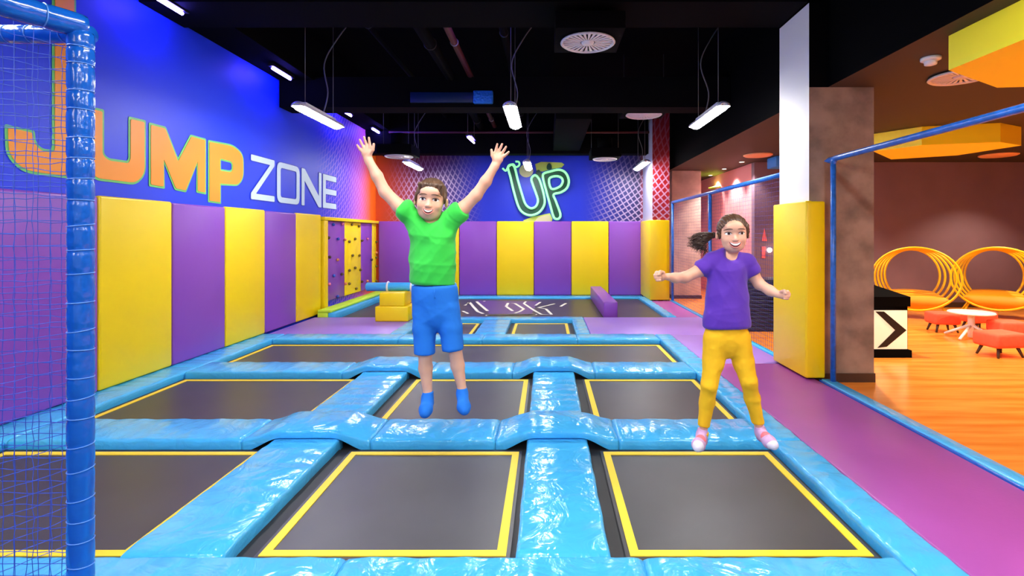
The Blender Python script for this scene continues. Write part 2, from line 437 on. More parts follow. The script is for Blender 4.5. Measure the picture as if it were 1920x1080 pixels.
def letter_yz(name, P, holes=(), r=0.02):
    to3 = lambda Q, x: [Vector((x, a, b)) for a, b in Q]
    PE = round_poly(offset_poly([q[:2] for q in P], 0.012), r); P = round_poly(P, r); hs = [round_poly(h, 0.05) for h in holes]
    root = plate(name, to3(P, XT+0.003), (1, 0, 0), 0.004, decal_wh, jz, [to3(h, XT+0.003) for h in hs])
    plate('letter_edge', to3(PE, XT-0.001), (1, 0, 0), 0.003, decal_bl, root, [to3(offset_poly(h, -0.01), XT-0.001) for h in hs])
a, b_ = zyl(470), zyl(514)
letter_yz('letter', [(a, ZT), (b_, ZT), (b_, ZT-sw), (a+sw*1.4, ZB_+sw), (b_, ZB_+sw), (b_, ZB_), (a, ZB_), (a, ZB_+sw), (b_-sw*1.4, ZT-sw), (a, ZT-sw)])
a, b_ = zyl(519), zyl(561)
letter_yz('letter', [(a, ZT, .12), (b_, ZT, .12), (b_, ZB_, .12), (a, ZB_, .12)], [[(a+sw*1.2, ZT-sw), (b_-sw*1.2, ZT-sw), (b_-sw*1.2, ZB_+sw), (a+sw*1.2, ZB_+sw)]], r=.12)
a, b_ = zyl(565), zyl(602)
letter_yz('letter', [(a, ZT), (a+sw*1.3, ZT), (b_-sw*1.2, ZB_+0.2), (b_-sw*1.2, ZT), (b_, ZT), (b_, ZB_), (b_-sw*1.3, ZB_), (a+sw*1.2, ZT-0.2), (a+sw*1.2, ZB_), (a, ZB_)])
a, b_ = zyl(605), zyl(630)
zm = (ZT+ZB_)/2
letter_yz('letter', [(a, ZT), (b_, ZT), (b_, ZT-sw*1.2), (a+sw*1.4, ZT-sw*1.2), (a+sw*1.4, zm+sw*.6), (b_, zm+sw*.6), (b_, zm-sw*.6), (a+sw*1.4, zm-sw*.6), (a+sw*1.4, ZB_+sw*1.2), (b_, ZB_+sw*1.2), (b_, ZB_), (a, ZB_)])

# ------------------------------------------------------------------ neon UP sign on the back wall
neon = M('green_neon', (0.2, 0.7, 0.3, 1), 0.4, emit=0.75, ecol=(0.25, 0.95, 0.32, 1))
neonfill = M('dark_green_backing', rgb(4, 66, 52), 0.5)
ribb = M('lime_brush_print', rgb(190, 205, 90), 0.6); beige = M('beige_brush_print', rgb(205, 195, 150), 0.6)
YS = YB-0.03
def zz(x, y, Y=YS): return px(920+x/7.2, 280+y/7.2, Y)
sg = thing('neon_sign', 'green neon outline letters UP tilted on the blue back wall', 'neon sign', (0, YB, 1.8))
U = [(235,235),(268,380),(310,560),(370,760),(430,850),(530,890),(640,860),(710,780),(730,690),(700,540),(655,405),(600,350),(550,395),(570,480),(610,590),(638,690),(610,770),(540,795),(470,740),(420,600),(365,410),(312,222)]
Pq = [(705,350),(730,320),(800,300),(920,275),(1010,315),(1055,420),(1030,520),(950,580),(850,610),(880,700),(940,870),(925,930),(880,940),(845,900),(800,740),(750,560),(715,430)]
Pin = [(790,400),(880,362),(955,385),(972,440),(930,505),(820,532)]
def neon_tube(P, closed, nm='neon_tube'):
    tube(nm, catmull([zz(*p, YS-0.05) for p in P], 5, closed), 0.028, neon, sg, 8, closed)
neon_tube(U, True); neon_tube(Pq, True); neon_tube(Pin, True)
plate('letter_backing', catmull([zz(*p) for p in U], 4, True), (0, -1, 0), 0.02, neonfill, sg)
plate('letter_backing', catmull([zz(*p) for p in Pq], 4, True), (0, -1, 0), 0.02, neonfill, sg, [catmull([zz(*p) for p in Pin], 4, True)])
plate('brush_stroke', [zz(*p, YB-0.004) for p in [(600,200),(680,170),(860,175),(960,180),(995,205),(960,245),(830,265),(700,300),(620,290)]], (0, -1, 0), 0.006, ribb, sg)
plate('brush_stroke', catmull([zz(480+95*math.cos(a*math.pi/6), 290+88*math.sin(a*math.pi/6), YB-0.004) for a in range(12)], 3, True), (0, -1, 0), 0.006, beige, sg)
plate('brush_stroke', [zz(*p, YB-0.012) for p in [(440,958),(560,912),(800,862),(835,940),(820,985),(450,985)]], (0, -1, 0), 0.006, ribb, sg)
plate('brush_stroke', [zz(*p, YB-0.02) for p in [(600,965),(640,915),(790,880),(815,940),(805,985),(600,985)]], (0, -1, 0), 0.006, beige, sg)
tube('neon_tube', catmull([zz(*p, YS-0.05) for p in [(160,255),(205,290),(235,240),(300,200),(340,240),(385,215),(380,170),(335,165)]], 5), 0.022, neon, sg, 8)
for (a, b2, r) in [((790, 215), (790, 270), 30), ((645, 310), (655, 380), 35)]:
    plate('letter_stroke', catmull([zz(a[0]+r*math.cos(q), a[1]+r*math.sin(q), YB-0.03) for q in (math.pi, 1.5*math.pi, 2*math.pi)]+[zz(b2[0]+r, b2[1], YB-0.03), zz(b2[0]-r, b2[1], YB-0.03)], 2, True), (0, -1, 0), 0.006, neonfill, sg)
# ------------------------------------------------------------------ trampolines
PT = 0.06            # pad top
def tramp(label, X0, X1, Y0, Y1, opening, group=None, stripes='lrfb', sw=0.045):
    """yellow webbing outline X0..X1 x Y0..Y1 inside the opening (x0,x1,y0,y1)"""
    x0, x1, y0, y1 = opening
    t = thing('trampoline', label, 'trampoline', ((x0+x1)/2, (y0+y1)/2, -0.03), group)
    box('spring_cover', x0, x1, y0, y1, -0.029, -0.012, skirt, t)
    # gently sagging bed
    n = 12; V = []; Fc = []
    for j in range(n+1):
        for i in range(n+1):
            u, v = i/n, j/n; s = 16*u*(1-u)*v*(1-v)
            V.append(Vector((X0-0.02+(X1-X0+0.04)*u, Y0-0.02+(Y1-Y0+0.04)*v, 0.0-0.006*s)))
    for j in range(n):
        for i in range(n): Fc.append((j*(n+1)+i, j*(n+1)+i+1, (j+1)*(n+1)+i+1, (j+1)*(n+1)+i))
    obj('jumping_bed', V, Fc, matm, t, True)
    z0, z1 = -0.002, 0.004
    if 'l' in stripes: box('border_stripe', X0, X0+sw, Y0, Y1, z0, z1, ystripe, t)
    if 'r' in stripes: box('border_stripe', X1-sw, X1, Y0, Y1, z0, z1, ystripe, t)
    if 'f' in stripes: box('border_stripe', X0+sw, X1-sw, Y0, Y0+sw, z0, z1, ystripe, t)
    if 'b' in stripes: box('border_stripe', X0+sw, X1-sw, Y1-sw, Y1, z0, z1, ystripe, t)
    return t
LX = (-3.73, -1.955); MX = (-1.345, -0.19); RX = (0.39, 1.525)
oL, oM, oR = (-3.80, -1.93), (-1.46, -0.14), (0.29, 1.57)
rows = [(2.385, 3.53, 2.30, 3.60), (4.07, 5.29, 4.02, 5.37), (5.85, 6.95, 5.81, 7.08)]
lab = [['wide trampoline in the nearest row beside the netting post', 'trampoline in the nearest row beneath the boy', 'trampoline in the nearest row beneath the girl'],
       ['wide trampoline in the second row next to the tall yellow wall pad', 'trampoline in the second row between two raised pads', 'trampoline in the second row beside the purple walkway']]
for r in range(2):
    a, b2, c, d = rows[r]
    for (x, op, l) in zip((LX, MX, RX), (oL, oM, oR), lab[r]): tramp(l, x[0], x[1], a, b2, (op[0], op[1], c, d))
a, b2, c, d = rows[2]
tramp('very long trampoline spanning the full width as third row', LX[0], RX[1], a, b2, (-3.80, 1.57, c, d))
tramp('small trampoline in the fourth row partly behind the boy', -1.98, -1.13, 7.62, 8.64, (-2.06, -1.06, 7.45, 8.74), stripes='lrb')
tramp('small trampoline in the fourth row in front of the white floor print', -0.53, 0.35, 7.62, 8.64, (-0.60, 0.43, 7.45, 8.74), stripes='lrb')

# ------------------------------------------------------------------ pads
def prof_section(w0, w1, z0, z1, r):
    """rounded rectangle section in (w,z)"""
    out = []
    for cx_, cz_, a0 in ((w1-r, z1-r, 0), (w0+r, z1-r, 90), (w0+r, z0+0.004, 180), (w1-r, z0+0.004, 270)):
        rr = r if a0 < 180 else 0.004
        if a0 == 180: cx_ = w0+0.004
        if a0 == 270: cx_ = w1-0.004
        for k in range(4):
            a = math.radians(a0+30*k); out.append((cx_+rr*math.cos(a), cz_+rr*math.sin(a)))
    return out
def strip(name, axis, s0, s1, w0, w1, z1fn, z0fn, mat, parent=None, step=0.02, r=0.022, bulge=0.006, seed=0):
    """pad swept along an axis ('x' or 'y') with a height function"""
    rs = random.Random(seed)
    n = max(2, int((s1-s0)/step)); V = []; Fc = []; m = 16
    ph = [rs.random()*6.28 for _ in range(4)]
    for i in range(n+1):
        s = s0+(s1-s0)*i/n; e = min(s-s0, s1-s)
        end = 0.010*math.exp(-e/0.012)
        top = z1fn(s)-end+0.0022*math.sin(s*19+ph[0])+0.0016*math.sin(s*43+ph[1])
        P = prof_section(w0+0.0015*math.sin(s*13+ph[2]), w1+0.0015*math.sin(s*17+ph[3]), z0fn(s), top, r)
        for (w, z) in P:
            V.append(Vector((s, w, z)) if axis == 'x' else Vector((w, s, z)))
    m = len(P)
    for i in range(n):
        for k in range(m): Fc.append((i*m+k, (i+1)*m+k, (i+1)*m+(k+1) % m, i*m+(k+1) % m) if axis == 'x' else (i*m+k, i*m+(k+1) % m, (i+1)*m+(k+1) % m, (i+1)*m+k))
    Fc.append(tuple(range(m)) if axis == 'x' else tuple(range(m-1, -1, -1))); q = n*m
    Fc.append(tuple(q+k for k in range(m-1, -1, -1)) if axis == 'x' else tuple(q+k for k in range(m)))
    return obj(name, V, Fc, mat, parent, True)
flat1 = lambda s: PT; flat0 = lambda s: -0.028
# crossings: transverse pad is humped over the lengthwise pads
cross = [(-1.93, -1.46), (-0.14, 0.29)]
def hump(s, lift):
    z = 0.0
    for a, b2 in cross:
        m0, m1 = a-0.22, b2+0.22
        if m0 < s < m1:
            if s < a+0.06: t = (s-m0)/(a+0.06-m0)
            elif s > b2-0.06: t = (m1-s)/(m1-b2+0.06)
            else: t = 1
            z = max(z, lift*(0.5-0.5*math.cos(math.pi*min(1, t))))
    return z
def cross_pad(label, y0, y1, lift, x0=-3.80, x1=1.57, seed=0):
    t = thing('cross_pad', label, 'trampoline pad', ((x0+x1)/2, (y0+y1)/2, -0.03))
    cuts = [x0, cross[0][0]-0.22, cross[0][1]+0.22, cross[1][0]-0.22, cross[1][1]+0.22, x1] if lift else [x0, -2.06, -0.9, 0.43, x1]
    for i in range(len(cuts)-1):
        g = 0.0015
        strip('pad_section', 'x', cuts[i]+g, cuts[i+1]-g, y0, y1, lambda s: PT+hump(s, lift), (lambda s: -0.028+hump(s, lift)*1.54) if lift else flat0, skyb, t, seed=seed*10+i)
    return t
cross_pad('glossy light blue pad along the front edge of the nearest trampolines', 1.72, 2.30, 0.0, seed=1)
cross_pad('light blue pad with raised humps between the first and second trampoline rows', 3.60, 4.02, 0.062, seed=2)
cross_pad('light blue pad with raised humps between the second and third trampoline rows', 5.37, 5.81, 0.062, seed=3)
cross_pad('light blue pad between the long trampoline and the small trampolines', 7.08, 7.45, 0.0, seed=4)
k = 0
for (x0, x1), nm in zip(cross, ('beside the wide left trampoline', 'between the two square trampolines')):
    for (y0, y1), rw in zip(((2.30, 3.68), (3.94, 5.45)), ('nearest', 'second')):
        o = strip('divider_pad', 'y', y0+0.002, y1, x0, x1, flat1, flat0, skyb, seed=20+k); k += 1
        tag(o, f'flat light blue divider pad, {rw} row, {nm}', 'trampoline pad')
# pads run on under the hump, ends tucked beneath it
for (y0, y1, l) in ((1.72, 3.6, 'light blue edge pad along the purple walkway in the nearest row'), (3.603, 5.37, 'light blue edge pad along the purple walkway in the second row'),
                    (5.373, 7.45, 'light blue edge pad beside the end of the long trampoline')):
    k += 1; tag(strip('edge_pad', 'y', y0, y1-0.003, 1.573, 1.80, flat1, flat0, skyb, seed=40+k), l, 'trampoline pad')
for (y0, y1, l) in ((0.5, 3.6, 'light blue edge pad under the wall pads behind the netting'), (3.603, 5.6, 'light blue edge pad at the foot of the tall yellow wall pad'),
                    (5.603, 7.45, 'light blue edge pad at the wall beside the long trampoline')):
    k += 1; tag(strip('edge_pad', 'y', y0, y1-0.003, -4.155, -3.803, flat1, flat0, skyb, seed=60+k), l, 'trampoline pad')
for (x0, x1, l) in ((-2.30, -2.06, 'short light blue pad left of the small trampolines'), (-1.06, -0.60, 'short light blue pad between the two small trampolines'), (0.43, 0.64, 'short light blue pad right of the small trampolines')):
    k += 1; tag(strip('divider_pad', 'y', 7.453, 8.737, x0, x1, flat1, flat0, skyb, seed=80+k), l, 'trampoline pad')
tag(strip('cross_pad', 'x', -2.30, 0.64, 8.74, 9.02, flat1, flat0, skyb, seed=90), 'light blue pad behind the two small trampolines', 'trampoline pad')

# purple decks
def deck(label, x0, x1, y0, y1, mat, z=0.045):
    return tag(box('padded_deck', x0, x1, y0, y1, -0.028, z, mat, None, 0.012, 2), label, 'floor mat')
deck('magenta purple walkway mat beside the nearest trampolines', 1.81, 2.715, -1.0, 5.79, mauve)
deck('violet walkway mat running on to the yellow corner pillar', 2.30, 2.715, 9.03, 11.24, mauve)
deck('violet walkway mat behind the girl past the yellow column pad', 1.81, 2.715, 5.795, 7.455, violet)
deck('violet deck mat to the right of the small trampolines', 0.645, 2.715, 7.46, 9.025, violet)
deck('violet deck mat left of the small trampolines by the climbing wall', -4.09, -2.305, 7.46, 9.025, violet)
# blue edging between walkway and lounge
tag(box('edge_strip', 2.72, 2.738, -1.0, 5.12, -0.028, 0.055, padblue, None, 0.008), 'dark blue side of the walkway kerb facing the trampolines', 'kerb')
tag(box('edge_strip', 2.742, 2.86, -1.0, 5.12, 0.001, 0.06, skyb, None, 0.012), 'light blue kerb strip between purple walkway and orange lounge floor', 'kerb')
tag(box('edge_strip', 2.72, 2.80, 5.90, 11.32, -0.028, 0.06, skyb, None, 0.012), 'light blue kerb strip under the far net', 'kerb')

# far trampoline bed with printed graphic
bt = thing('trampoline', 'large dark trampoline at the back with white outline print', 'trampoline', (-0.7, 10.4, -0.03))
box('jumping_bed', -3.72, 2.12, 9.03, 11.93, -0.028, 0.0, matm, bt)
wp = M('white_bed_print', rgb(235, 232, 215), 0.6); pp = M('purple_bed_print', rgb(92, 62, 130), 0.5)
def bz(x, y, z=0.004): 
    p = pz(880+x/4.8, 400+y/4.8, 0.0); return Vector((p.x, p.y, z))
plate('print_patch', [bz(*p, 0.0005) for p in [(60,785),(640,790),(600,830),(560,905),(180,905),(140,840)]], (0, 0, 1), 0.001, pp, bt)
def flat_stroke(P, w, name='print_stroke'):
    V = []; Fc = []; P = [bz(*p) for p in P]
    for i, p in enumerate(P):
        t = (P[min(i+1, len(P)-1)]-P[max(i-1, 0)]).normalized(); nrm = Vector((-t.y, t.x, 0))*w/2
        V += [p+nrm, p-nrm]
    for i in range(len(P)-1): Fc.append((2*i, 2*i+1, 2*i+3, 2*i+2))
    o = obj(name, V, Fc, wp, bt)
for P, w in [([(-40,830),(0,800),(75,885),(125,905)], 0.09), ([(65,795),(110,835),(165,880)], 0.09), ([(128,795),(142,790)], 0.07), ([(330,840),(350,808),(410,812),(490,862),(455,885),(410,900)], 0.085),
             ([(330,838),(390,880)], 0.085), ([(490,812),(510,795)], 0.07), ([(490,812),(560,860),(610,890),(650,912),(740,912),(690,862),(620,850),(770,815)], 0.08), ([(640,800),(595,832)], 0.08), ([(820,840),(870,810)], 0.08), ([(-60,880),(-10,905)], 0.08)]:
    flat_stroke(P, w*0.68)
for i in range(26):
    x = 165+i*16.5; flat_stroke([(x, 924-0.02*(x-165)), (x+11, 917-0.02*(x-165))], 0.11, 'print_letter')
# kerb pads round the far bed
tag(box('edge_pad', -3.72, 2.3, 11.935, 12.395, -0.028, 0.035, skyb, None, 0.02), 'light blue pad at the foot of the back wall pads', 'trampoline pad')
tag(strip('edge_pad', 'y', 9.03, 11.93, 2.125, 2.295, flat1, flat0, skyb, seed=101), 'light blue pad on the right side of the far trampoline', 'trampoline pad')
eg = thing('edge_pad', 'light blue and lime edge pad at the foot of the climbing wall', 'trampoline pad', (-3.95, 10.5, -0.03))
box('blue_side', -3.86, -3.725, 9.03, 12.38, -0.028, 0.12, skyb, eg, 0.02); box('lime_top', -4.045, -3.80, 9.03, 12.38, 0.121, 0.17, lime, eg, 0.015)
box('pad_core', -4.045, -3.862, 9.03, 12.38, -0.028, 0.12, lime, eg, 0.01)

# ------------------------------------------------------------------ balance beams at the back
rb = thing('balance_roller', 'light blue foam roller resting on stepped yellow blocks', 'balance beam', (-2.4, 9.0, 0))
for x0, ya, za in ((-2.87, 8.55, 0.046), (-2.13, 8.75, 0.066)):
    g = box('support_block', x0, x0+0.56, ya, 9.02, za, 0.30, yellow, rb, 0.02); box('support_step', x0+0.07, x0+0.49, ya+0.01, 9.02, 0.302, 0.53, yellow, g, 0.02)
tube('foam_roller', [(-3.12, 8.85, 0.60), (-3.10, 8.85, 0.60), (-1.58, 8.85, 0.60), (-1.56, 8.85, 0.60)], [0.05, 0.075, 0.075, 0.05], skyb, rb, 20)
for x in (-2.74, -2.33, -1.8): tube('rope_tie', [Vector((x, 8.85+0.08*math.cos(a*math.pi/8), 0.60+0.08*math.sin(a*math.pi/8))) for a in range(16)], 0.018, whitep, rb, 6, True)
pb = tag(box('balance_beam', 1.02, 1.27, 9.15, 11.92, 0.002, 0.30, purple, None, 0.02), 'purple padded beam lying on the far trampoline', 'balance beam')
# ------------------------------------------------------------------ netting frame in the foreground
def padded(name, a, b2, r, mat, parent, seglen=0.085, n=18, tie=0.8, seed=3):
    """foam-covered pole: a bulge between each pair of cable ties; returns tie positions"""
    rs = random.Random(seed); a, b2 = Vector(a), Vector(b2); L = (b2-a).length; d = (b2-a).normalized()
    pts = []; rr = []; ties = []; s = 0.0
    while s < L-0.01:
        l = min(seglen*(0.75+0.6*rs.random()), L-s); k = 7
        for i in range(k):
            t = i/k; pts.append(a+d*(s+l*t)); rr.append(r*(1-0.10*(1-math.sin(math.pi*t))**3+0.01*rs.random()))
        s += l; ties.append(s)
    pts.append(b2); rr.append(r*0.9)
    tube(name, pts, rr, mat, parent, n); return [a+d*t for t in ties[:-1]], d
tie_m = M('pale_blue_cable_tie', (0.10, 0.28, 0.75, 1), 0.35)
def ring_at(name, c, d, r, mat, parent, rr=0.0022, tilt=0.0):
    u = d.orthogonal().normalized(); w = d.cross(u)
    P = [c+(u*math.cos(q)+w*math.sin(q))*r+d*tilt*math.cos(q) for q in [2*math.pi*k/18 for k in range(18)]]
    tube(name, P, rr, mat, parent, 5, True)
fr = thing('netting_post', 'foreground netting support of royal blue foam padded poles bound with ties', 'padded post', (-1.82, 2.0, 0.06))
pc = Vector((-1.82, 2.0, 0))
T, d = padded('post', (-1.82, 2.0, 0.062), (-1.82, 2.0, 2.29), 0.043, padblue, fr)
for c in T: ring_at('cable_tie', c, d, 0.0415, tie_m, fr, tilt=random.uniform(-0.006, 0.006))
T, d = padded('top_bar', (-1.815, 2.01, 2.315), (-2.36, 0.9, 2.315), 0.046, padblue, fr, 0.11, seed=5)
for c in T: ring_at('cable_tie', c, d, 0.0445, tie_m, fr)
T, d = padded('top_bar', (-1.84, 2.07, 2.31), (-3.75, 2.07, 2.31), 0.036, padblue, fr, 0.12, seed=8)
for c in T: ring_at('cable_tie', c, d, 0.0345, tie_m, fr)
def net(name, origin, udir, ulen, z0, z1, step, w, mat, label, sag=0.004, seed=1, knots=False):
    rs = random.Random(seed); o_ = Vector(origin); u = Vector(udir).normalized(); parts = []
    nu = int(ulen/step); nv = int((z1-z0)/step)
    G = [[o_+u*(i*ulen/nu+rs.uniform(-sag, sag))+Vector((0, 0, z0+(z1-z0)*j/nv+rs.uniform(-sag, sag))) for j in range(nv+1)] for i in range(nu+1)]
    for i in range(nu+1): parts.append(tube_data(G[i], w, 4, caps=False))
    for j in range(nv+1): parts.append(tube_data([G[i][j] for i in range(nu+1)], w, 4, caps=False))
    V, Fc = merge(parts); return tag(obj(name, V, Fc, mat, smooth=True), label, 'net')
net('safety_net', (-1.865, 2.07, 0.075), (-1, 0, 0), 1.0, 0.0, 2.19, 0.047, 0.0016, netm, 'blue square mesh net hanging straight across behind the padded post', seed=2)
dd = Vector((-0.545, -1.11, 0)).normalized()
net('safety_net', Vector((-1.815, 2.01, 0.075))+dd*0.05, dd, 0.75, 0.0, 2.19, 0.047, 0.0014, netm, 'blue square mesh net running from the padded post towards the entrance', seed=4)

# ------------------------------------------------------------------ blue rails and net along the walkway
rl = thing('net_rail', 'blue steel rail and post at the lounge side beyond the column', 'railing', (2.81, 5.0, 0))
tube('post', [(2.815, 5.03, 0.061), (2.815, 5.03, 2.22)], 0.026, railm, rl, 14)
tube('top_rail', catmull([(2.815, 5.03, 2.20), (2.815, 5.0, 2.23), (2.815, 4.9, 2.245), (2.80, 2.0, 2.245), (2.80, -0.5, 2.245)], 5), 0.027, railm, rl, 14)
r2 = thing('net_rail', 'blue steel rail with posts along the far walkway net', 'railing', (2.76, 8.6, 0))
for y in (8.65, 11.22): tube('post', [(2.76, y, 0.061), (2.76, y, 2.2)], 0.03, railm, r2, 12)
tube('top_rail', [(2.76, 5.9, 2.205), (2.76, 11.25, 2.205)], 0.032, railm, r2, 12)
net('safety_net', (2.76, 5.9, 0.065), (0, 1, 0), 5.3, 0.0, 2.12, 0.055, 0.0016, netdark, 'navy mesh net under the far blue rail behind the girl', seed=9)

# ------------------------------------------------------------------ ceiling services
def beam(label, x0, x1, y0, y1, z0, z1, m=black2, nm='ceiling_beam'): return tag(box(nm, x0, x1, y0, y1, z0, z1, m), label, 'beam')
beam('black beam resting on the white painted column', XL+0.01, 2.66, 5.21, 5.86, 3.87, 4.59)
beam('black beam crossing behind the first row of pendants', XL+0.01, 2.85, 7.95, 8.35, 3.48, 3.95)
beam('low black beam in front of the top of the mural back wall', XL+0.01, 2.33, 11.75, 12.05, 3.36, 4.59)
tag(box('ceiling_soffit', XL+0.005, -3.62, -6, 12.45, 3.90, 4.58, black), 'black soffit box along the top of the left wall', 'soffit')
tag(box('air_duct', 0.3, 0.95, 2.0, 5.1, 3.95, 4.35, black2, None, 0.01), 'black rectangular air duct over the near round diffuser', 'duct')
tag(box('air_duct', 0.15, 0.75, 8.5, 11.74, 3.42, 3.8, black2, None, 0.01), 'black rectangular air duct running to the neon sign', 'duct')
for x, z, r, m, l in ((-1.19, 3.98, 0.045, red, 'dull red sprinkler pipe under the black ceiling'), (-1.5, 3.96, 0.075, black2, 'thick black pipe beside the red pipe'),
                      (-0.55, 4.1, 0.05, black2, 'black pipe right of the red pipe'), (-2.3, 4.2, 0.04, black2, 'thin black pipe on the left of the ceiling')):
    ry = 7.9 if m is red else 12.3
    t_ = thing('ceiling_pipe', l, 'pipe', (x, 6, z))
    tube('pipe_run', [(x, 0.5, z), (x, 11.74, z)], r, m, t_, 10)
    for y in (4.4, 6.6, 9.2, 11.0): ring_at('pipe_clamp', Vector((x, y, z)), Vector((0, 1, 0)), r*1.02, grey if m is red else darkmetal, t_, 0.010)
tag(tube('ceiling_pipe', [(-3.6, 11.7, 3.84), (2.8, 11.7, 3.84)], 0.03, red, None, 8), 'thin red pipe across the top of the back wall', 'pipe')
# violet tubes under the soffit
for y, L_, l in ((5.24, 0.34, 'violet light tube above the orange letters'), (7.44, 0.5, 'violet light tube above the letter Z'), (9.9, 0.36, 'violet light tube above the end of ZONE'), (11.6, 0.6, 'violet light tube near the mural corner')):
    t_ = thing('violet_tube_light', l, 'tube light', (-3.85, y, 3.86))
    box('housing', -3.89, -3.81, y-L_/2-0.05, y+L_/2+0.05, 3.855, 3.898, darkmetal, t_)
    tube('tube', [(-3.85, y-L_/2, 3.835), (-3.85, y+L_/2, 3.835)], 0.018, uvm, t_, 8)
for a, b2, l in ((px(877, 257, 10.4), px(889, 268, 11.0), 'violet light tube hanging in front of the neon sign wall'), (px(899, 28, 5.9), px(903, 42, 6.2), 'small violet spotlight tube below the black beam')):
    t_ = thing('violet_tube_light', l, 'tube light', (a+b2)/2)
    tube('tube', [a, b2], 0.018, uvm, t_, 8)
    for q in (a, b2): tube('hanger', [q, Vector((q.x, q.y, 4.6))], 0.004, wire_m, t_, 5)
    box('housing', min(a.x, b2.x)-0.04, max(a.x, b2.x)+0.04, min(a.y, b2.y), max(a.y, b2.y), max(a.z, b2.z)+0.03, max(a.z, b2.z)+0.07, darkmetal, t_)
# blue lamp glow on the beam, put in as coloured block and strip
glowm = M('blue_glow_colour', (0.02, 0.2, 0.75, 1), 0.3, 0.4, bump=0.8, bscale=30, bdist=0.02)
o = box('beam_glow_block', px(888, 0, 7.93).x, px(925, 0, 7.93).x, 7.86, 7.948, 3.52, 3.72, glowm, None, 0.02); tag(o, 'blue lamp glow on the black cross beam, made as a coloured block', 'painted glow')
o = box('beam_glow_trail', px(770, 0, 7.93).x, px(888, 0, 7.93).x-0.005, 7.90, 7.948, 3.54, 3.70, M('navy_glow_colour', (0.002, 0.016, 0.07, 1), 0.35), None, 0.005); tag(o, 'trail of blue glow along the black cross beam, made as a dark blue strip', 'cable tray')

# pendants
def pendant(x, y, z, label, group=None, L_=1.22):
    t_ = thing('pendant_light', label, 'pendant light', (x, y, z), group)
    V = []; Fc = []; n = 20; m = 14
    # capsule-shaped diffuser, flattened, open reflector above
    prof = []
    for i in range(m+1):
        s = i/m; e = min(s, 1-s)*L_; prof.append((s*L_-L_/2, math.sqrt(max(0.0, 1-(1-min(1, e/0.07))**2))))
    for yy, q in prof:
        for k in range(n):
            a = 2*math.pi*k/n; V.append(Vector((x+0.07*q*math.cos(a), y+yy, z+0.045*q*math.sin(a))))
    for i in range(m):
        for k in range(n): Fc.append((i*n+k, (i+1)*n+k, (i+1)*n+(k+1) % n, i*n+(k+1) % n))
    obj('diffuser', V, Fc, lightm, t_, True)
    V = []; Fc = []; n2 = 10
    for yy, q in ((-L_/2-0.012, 0.55), (-L_/2+0.03, 1.0), (L_/2-0.03, 1.0), (L_/2+0.012, 0.55)):
        for rr in (1.0, 0.93):
            for k in range(n2+1):
                a = math.pi*k/n2; V.append(Vector((x+0.085*rr*q*math.cos(a), y+yy, z-0.004+0.062*rr*q*math.sin(a))))
    m2 = n2+1
    for i in range(3):
        for s_ in (0, 1):
            for k in range(n2):
                A_ = (2*i+s_)*m2+k; B_ = (2*i+2+s_)*m2+k; Fc.append((A_, B_, B_+1, A_+1) if s_ else (A_, A_+1, B_+1, B_))
        for k in (0, n2):
            Fc.append((2*i*m2+k, (2*i+1)*m2+k, (2*i+3)*m2+k, (2*i+2)*m2+k))
    for i in (0, 3): Fc.append(tuple(2*i*m2+k for k in range(m2)))
    obj('reflector', V, Fc, whitep, t_, True)
    box('mount', x-0.03, x+0.03, y-L_*0.36, y+L_*0.36, z+0.056, z+0.085, whitep, t_, 0.008)
    for s in (-1, 1): tube('hanger', [(x, y+s*L_*0.33, z+0.08), (x, y+s*L_*0.33, 4.6)], 0.004, wire_m, t_, 5)
    tube('cable', catmull([(x, y+0.1, z+0.08), (x+0.05, y+0.12, z+0.35), (x-0.03, y+0.2, z+0.75), (x+0.12, y+0.25, z+1.1), (x+0.4, y+0.3, 4.5)], 6), 0.008, wire_m, t_, 6)
PX = (-2.9, -0.43, 2.06)
nm = ('near the violet mural wall', 'in the middle', 'beside the white column')
for yi, ry in enumerate((6.55, 11.15, 1.95, -0.35, -2.65)):  # row just behind the camera is made up, added to light the children's fronts
    for xi, x in enumerate(PX):
        if yi == 0: l = 'bright white tube pendant in the nearer row ' + nm[xi]
        elif yi == 1: l = ('bright white tube pendant in the far row ' + ('above the boy', 'over the neon U', 'by the far column')[xi])
        else: l = 'unseen white tube pendant before the netting frame, inferred and added rows'
        if yi == 1 and xi == 1: x = -0.41
        pendant(x, ry, 3.0, l, 'overhead pendants' if yi > 1 else None)
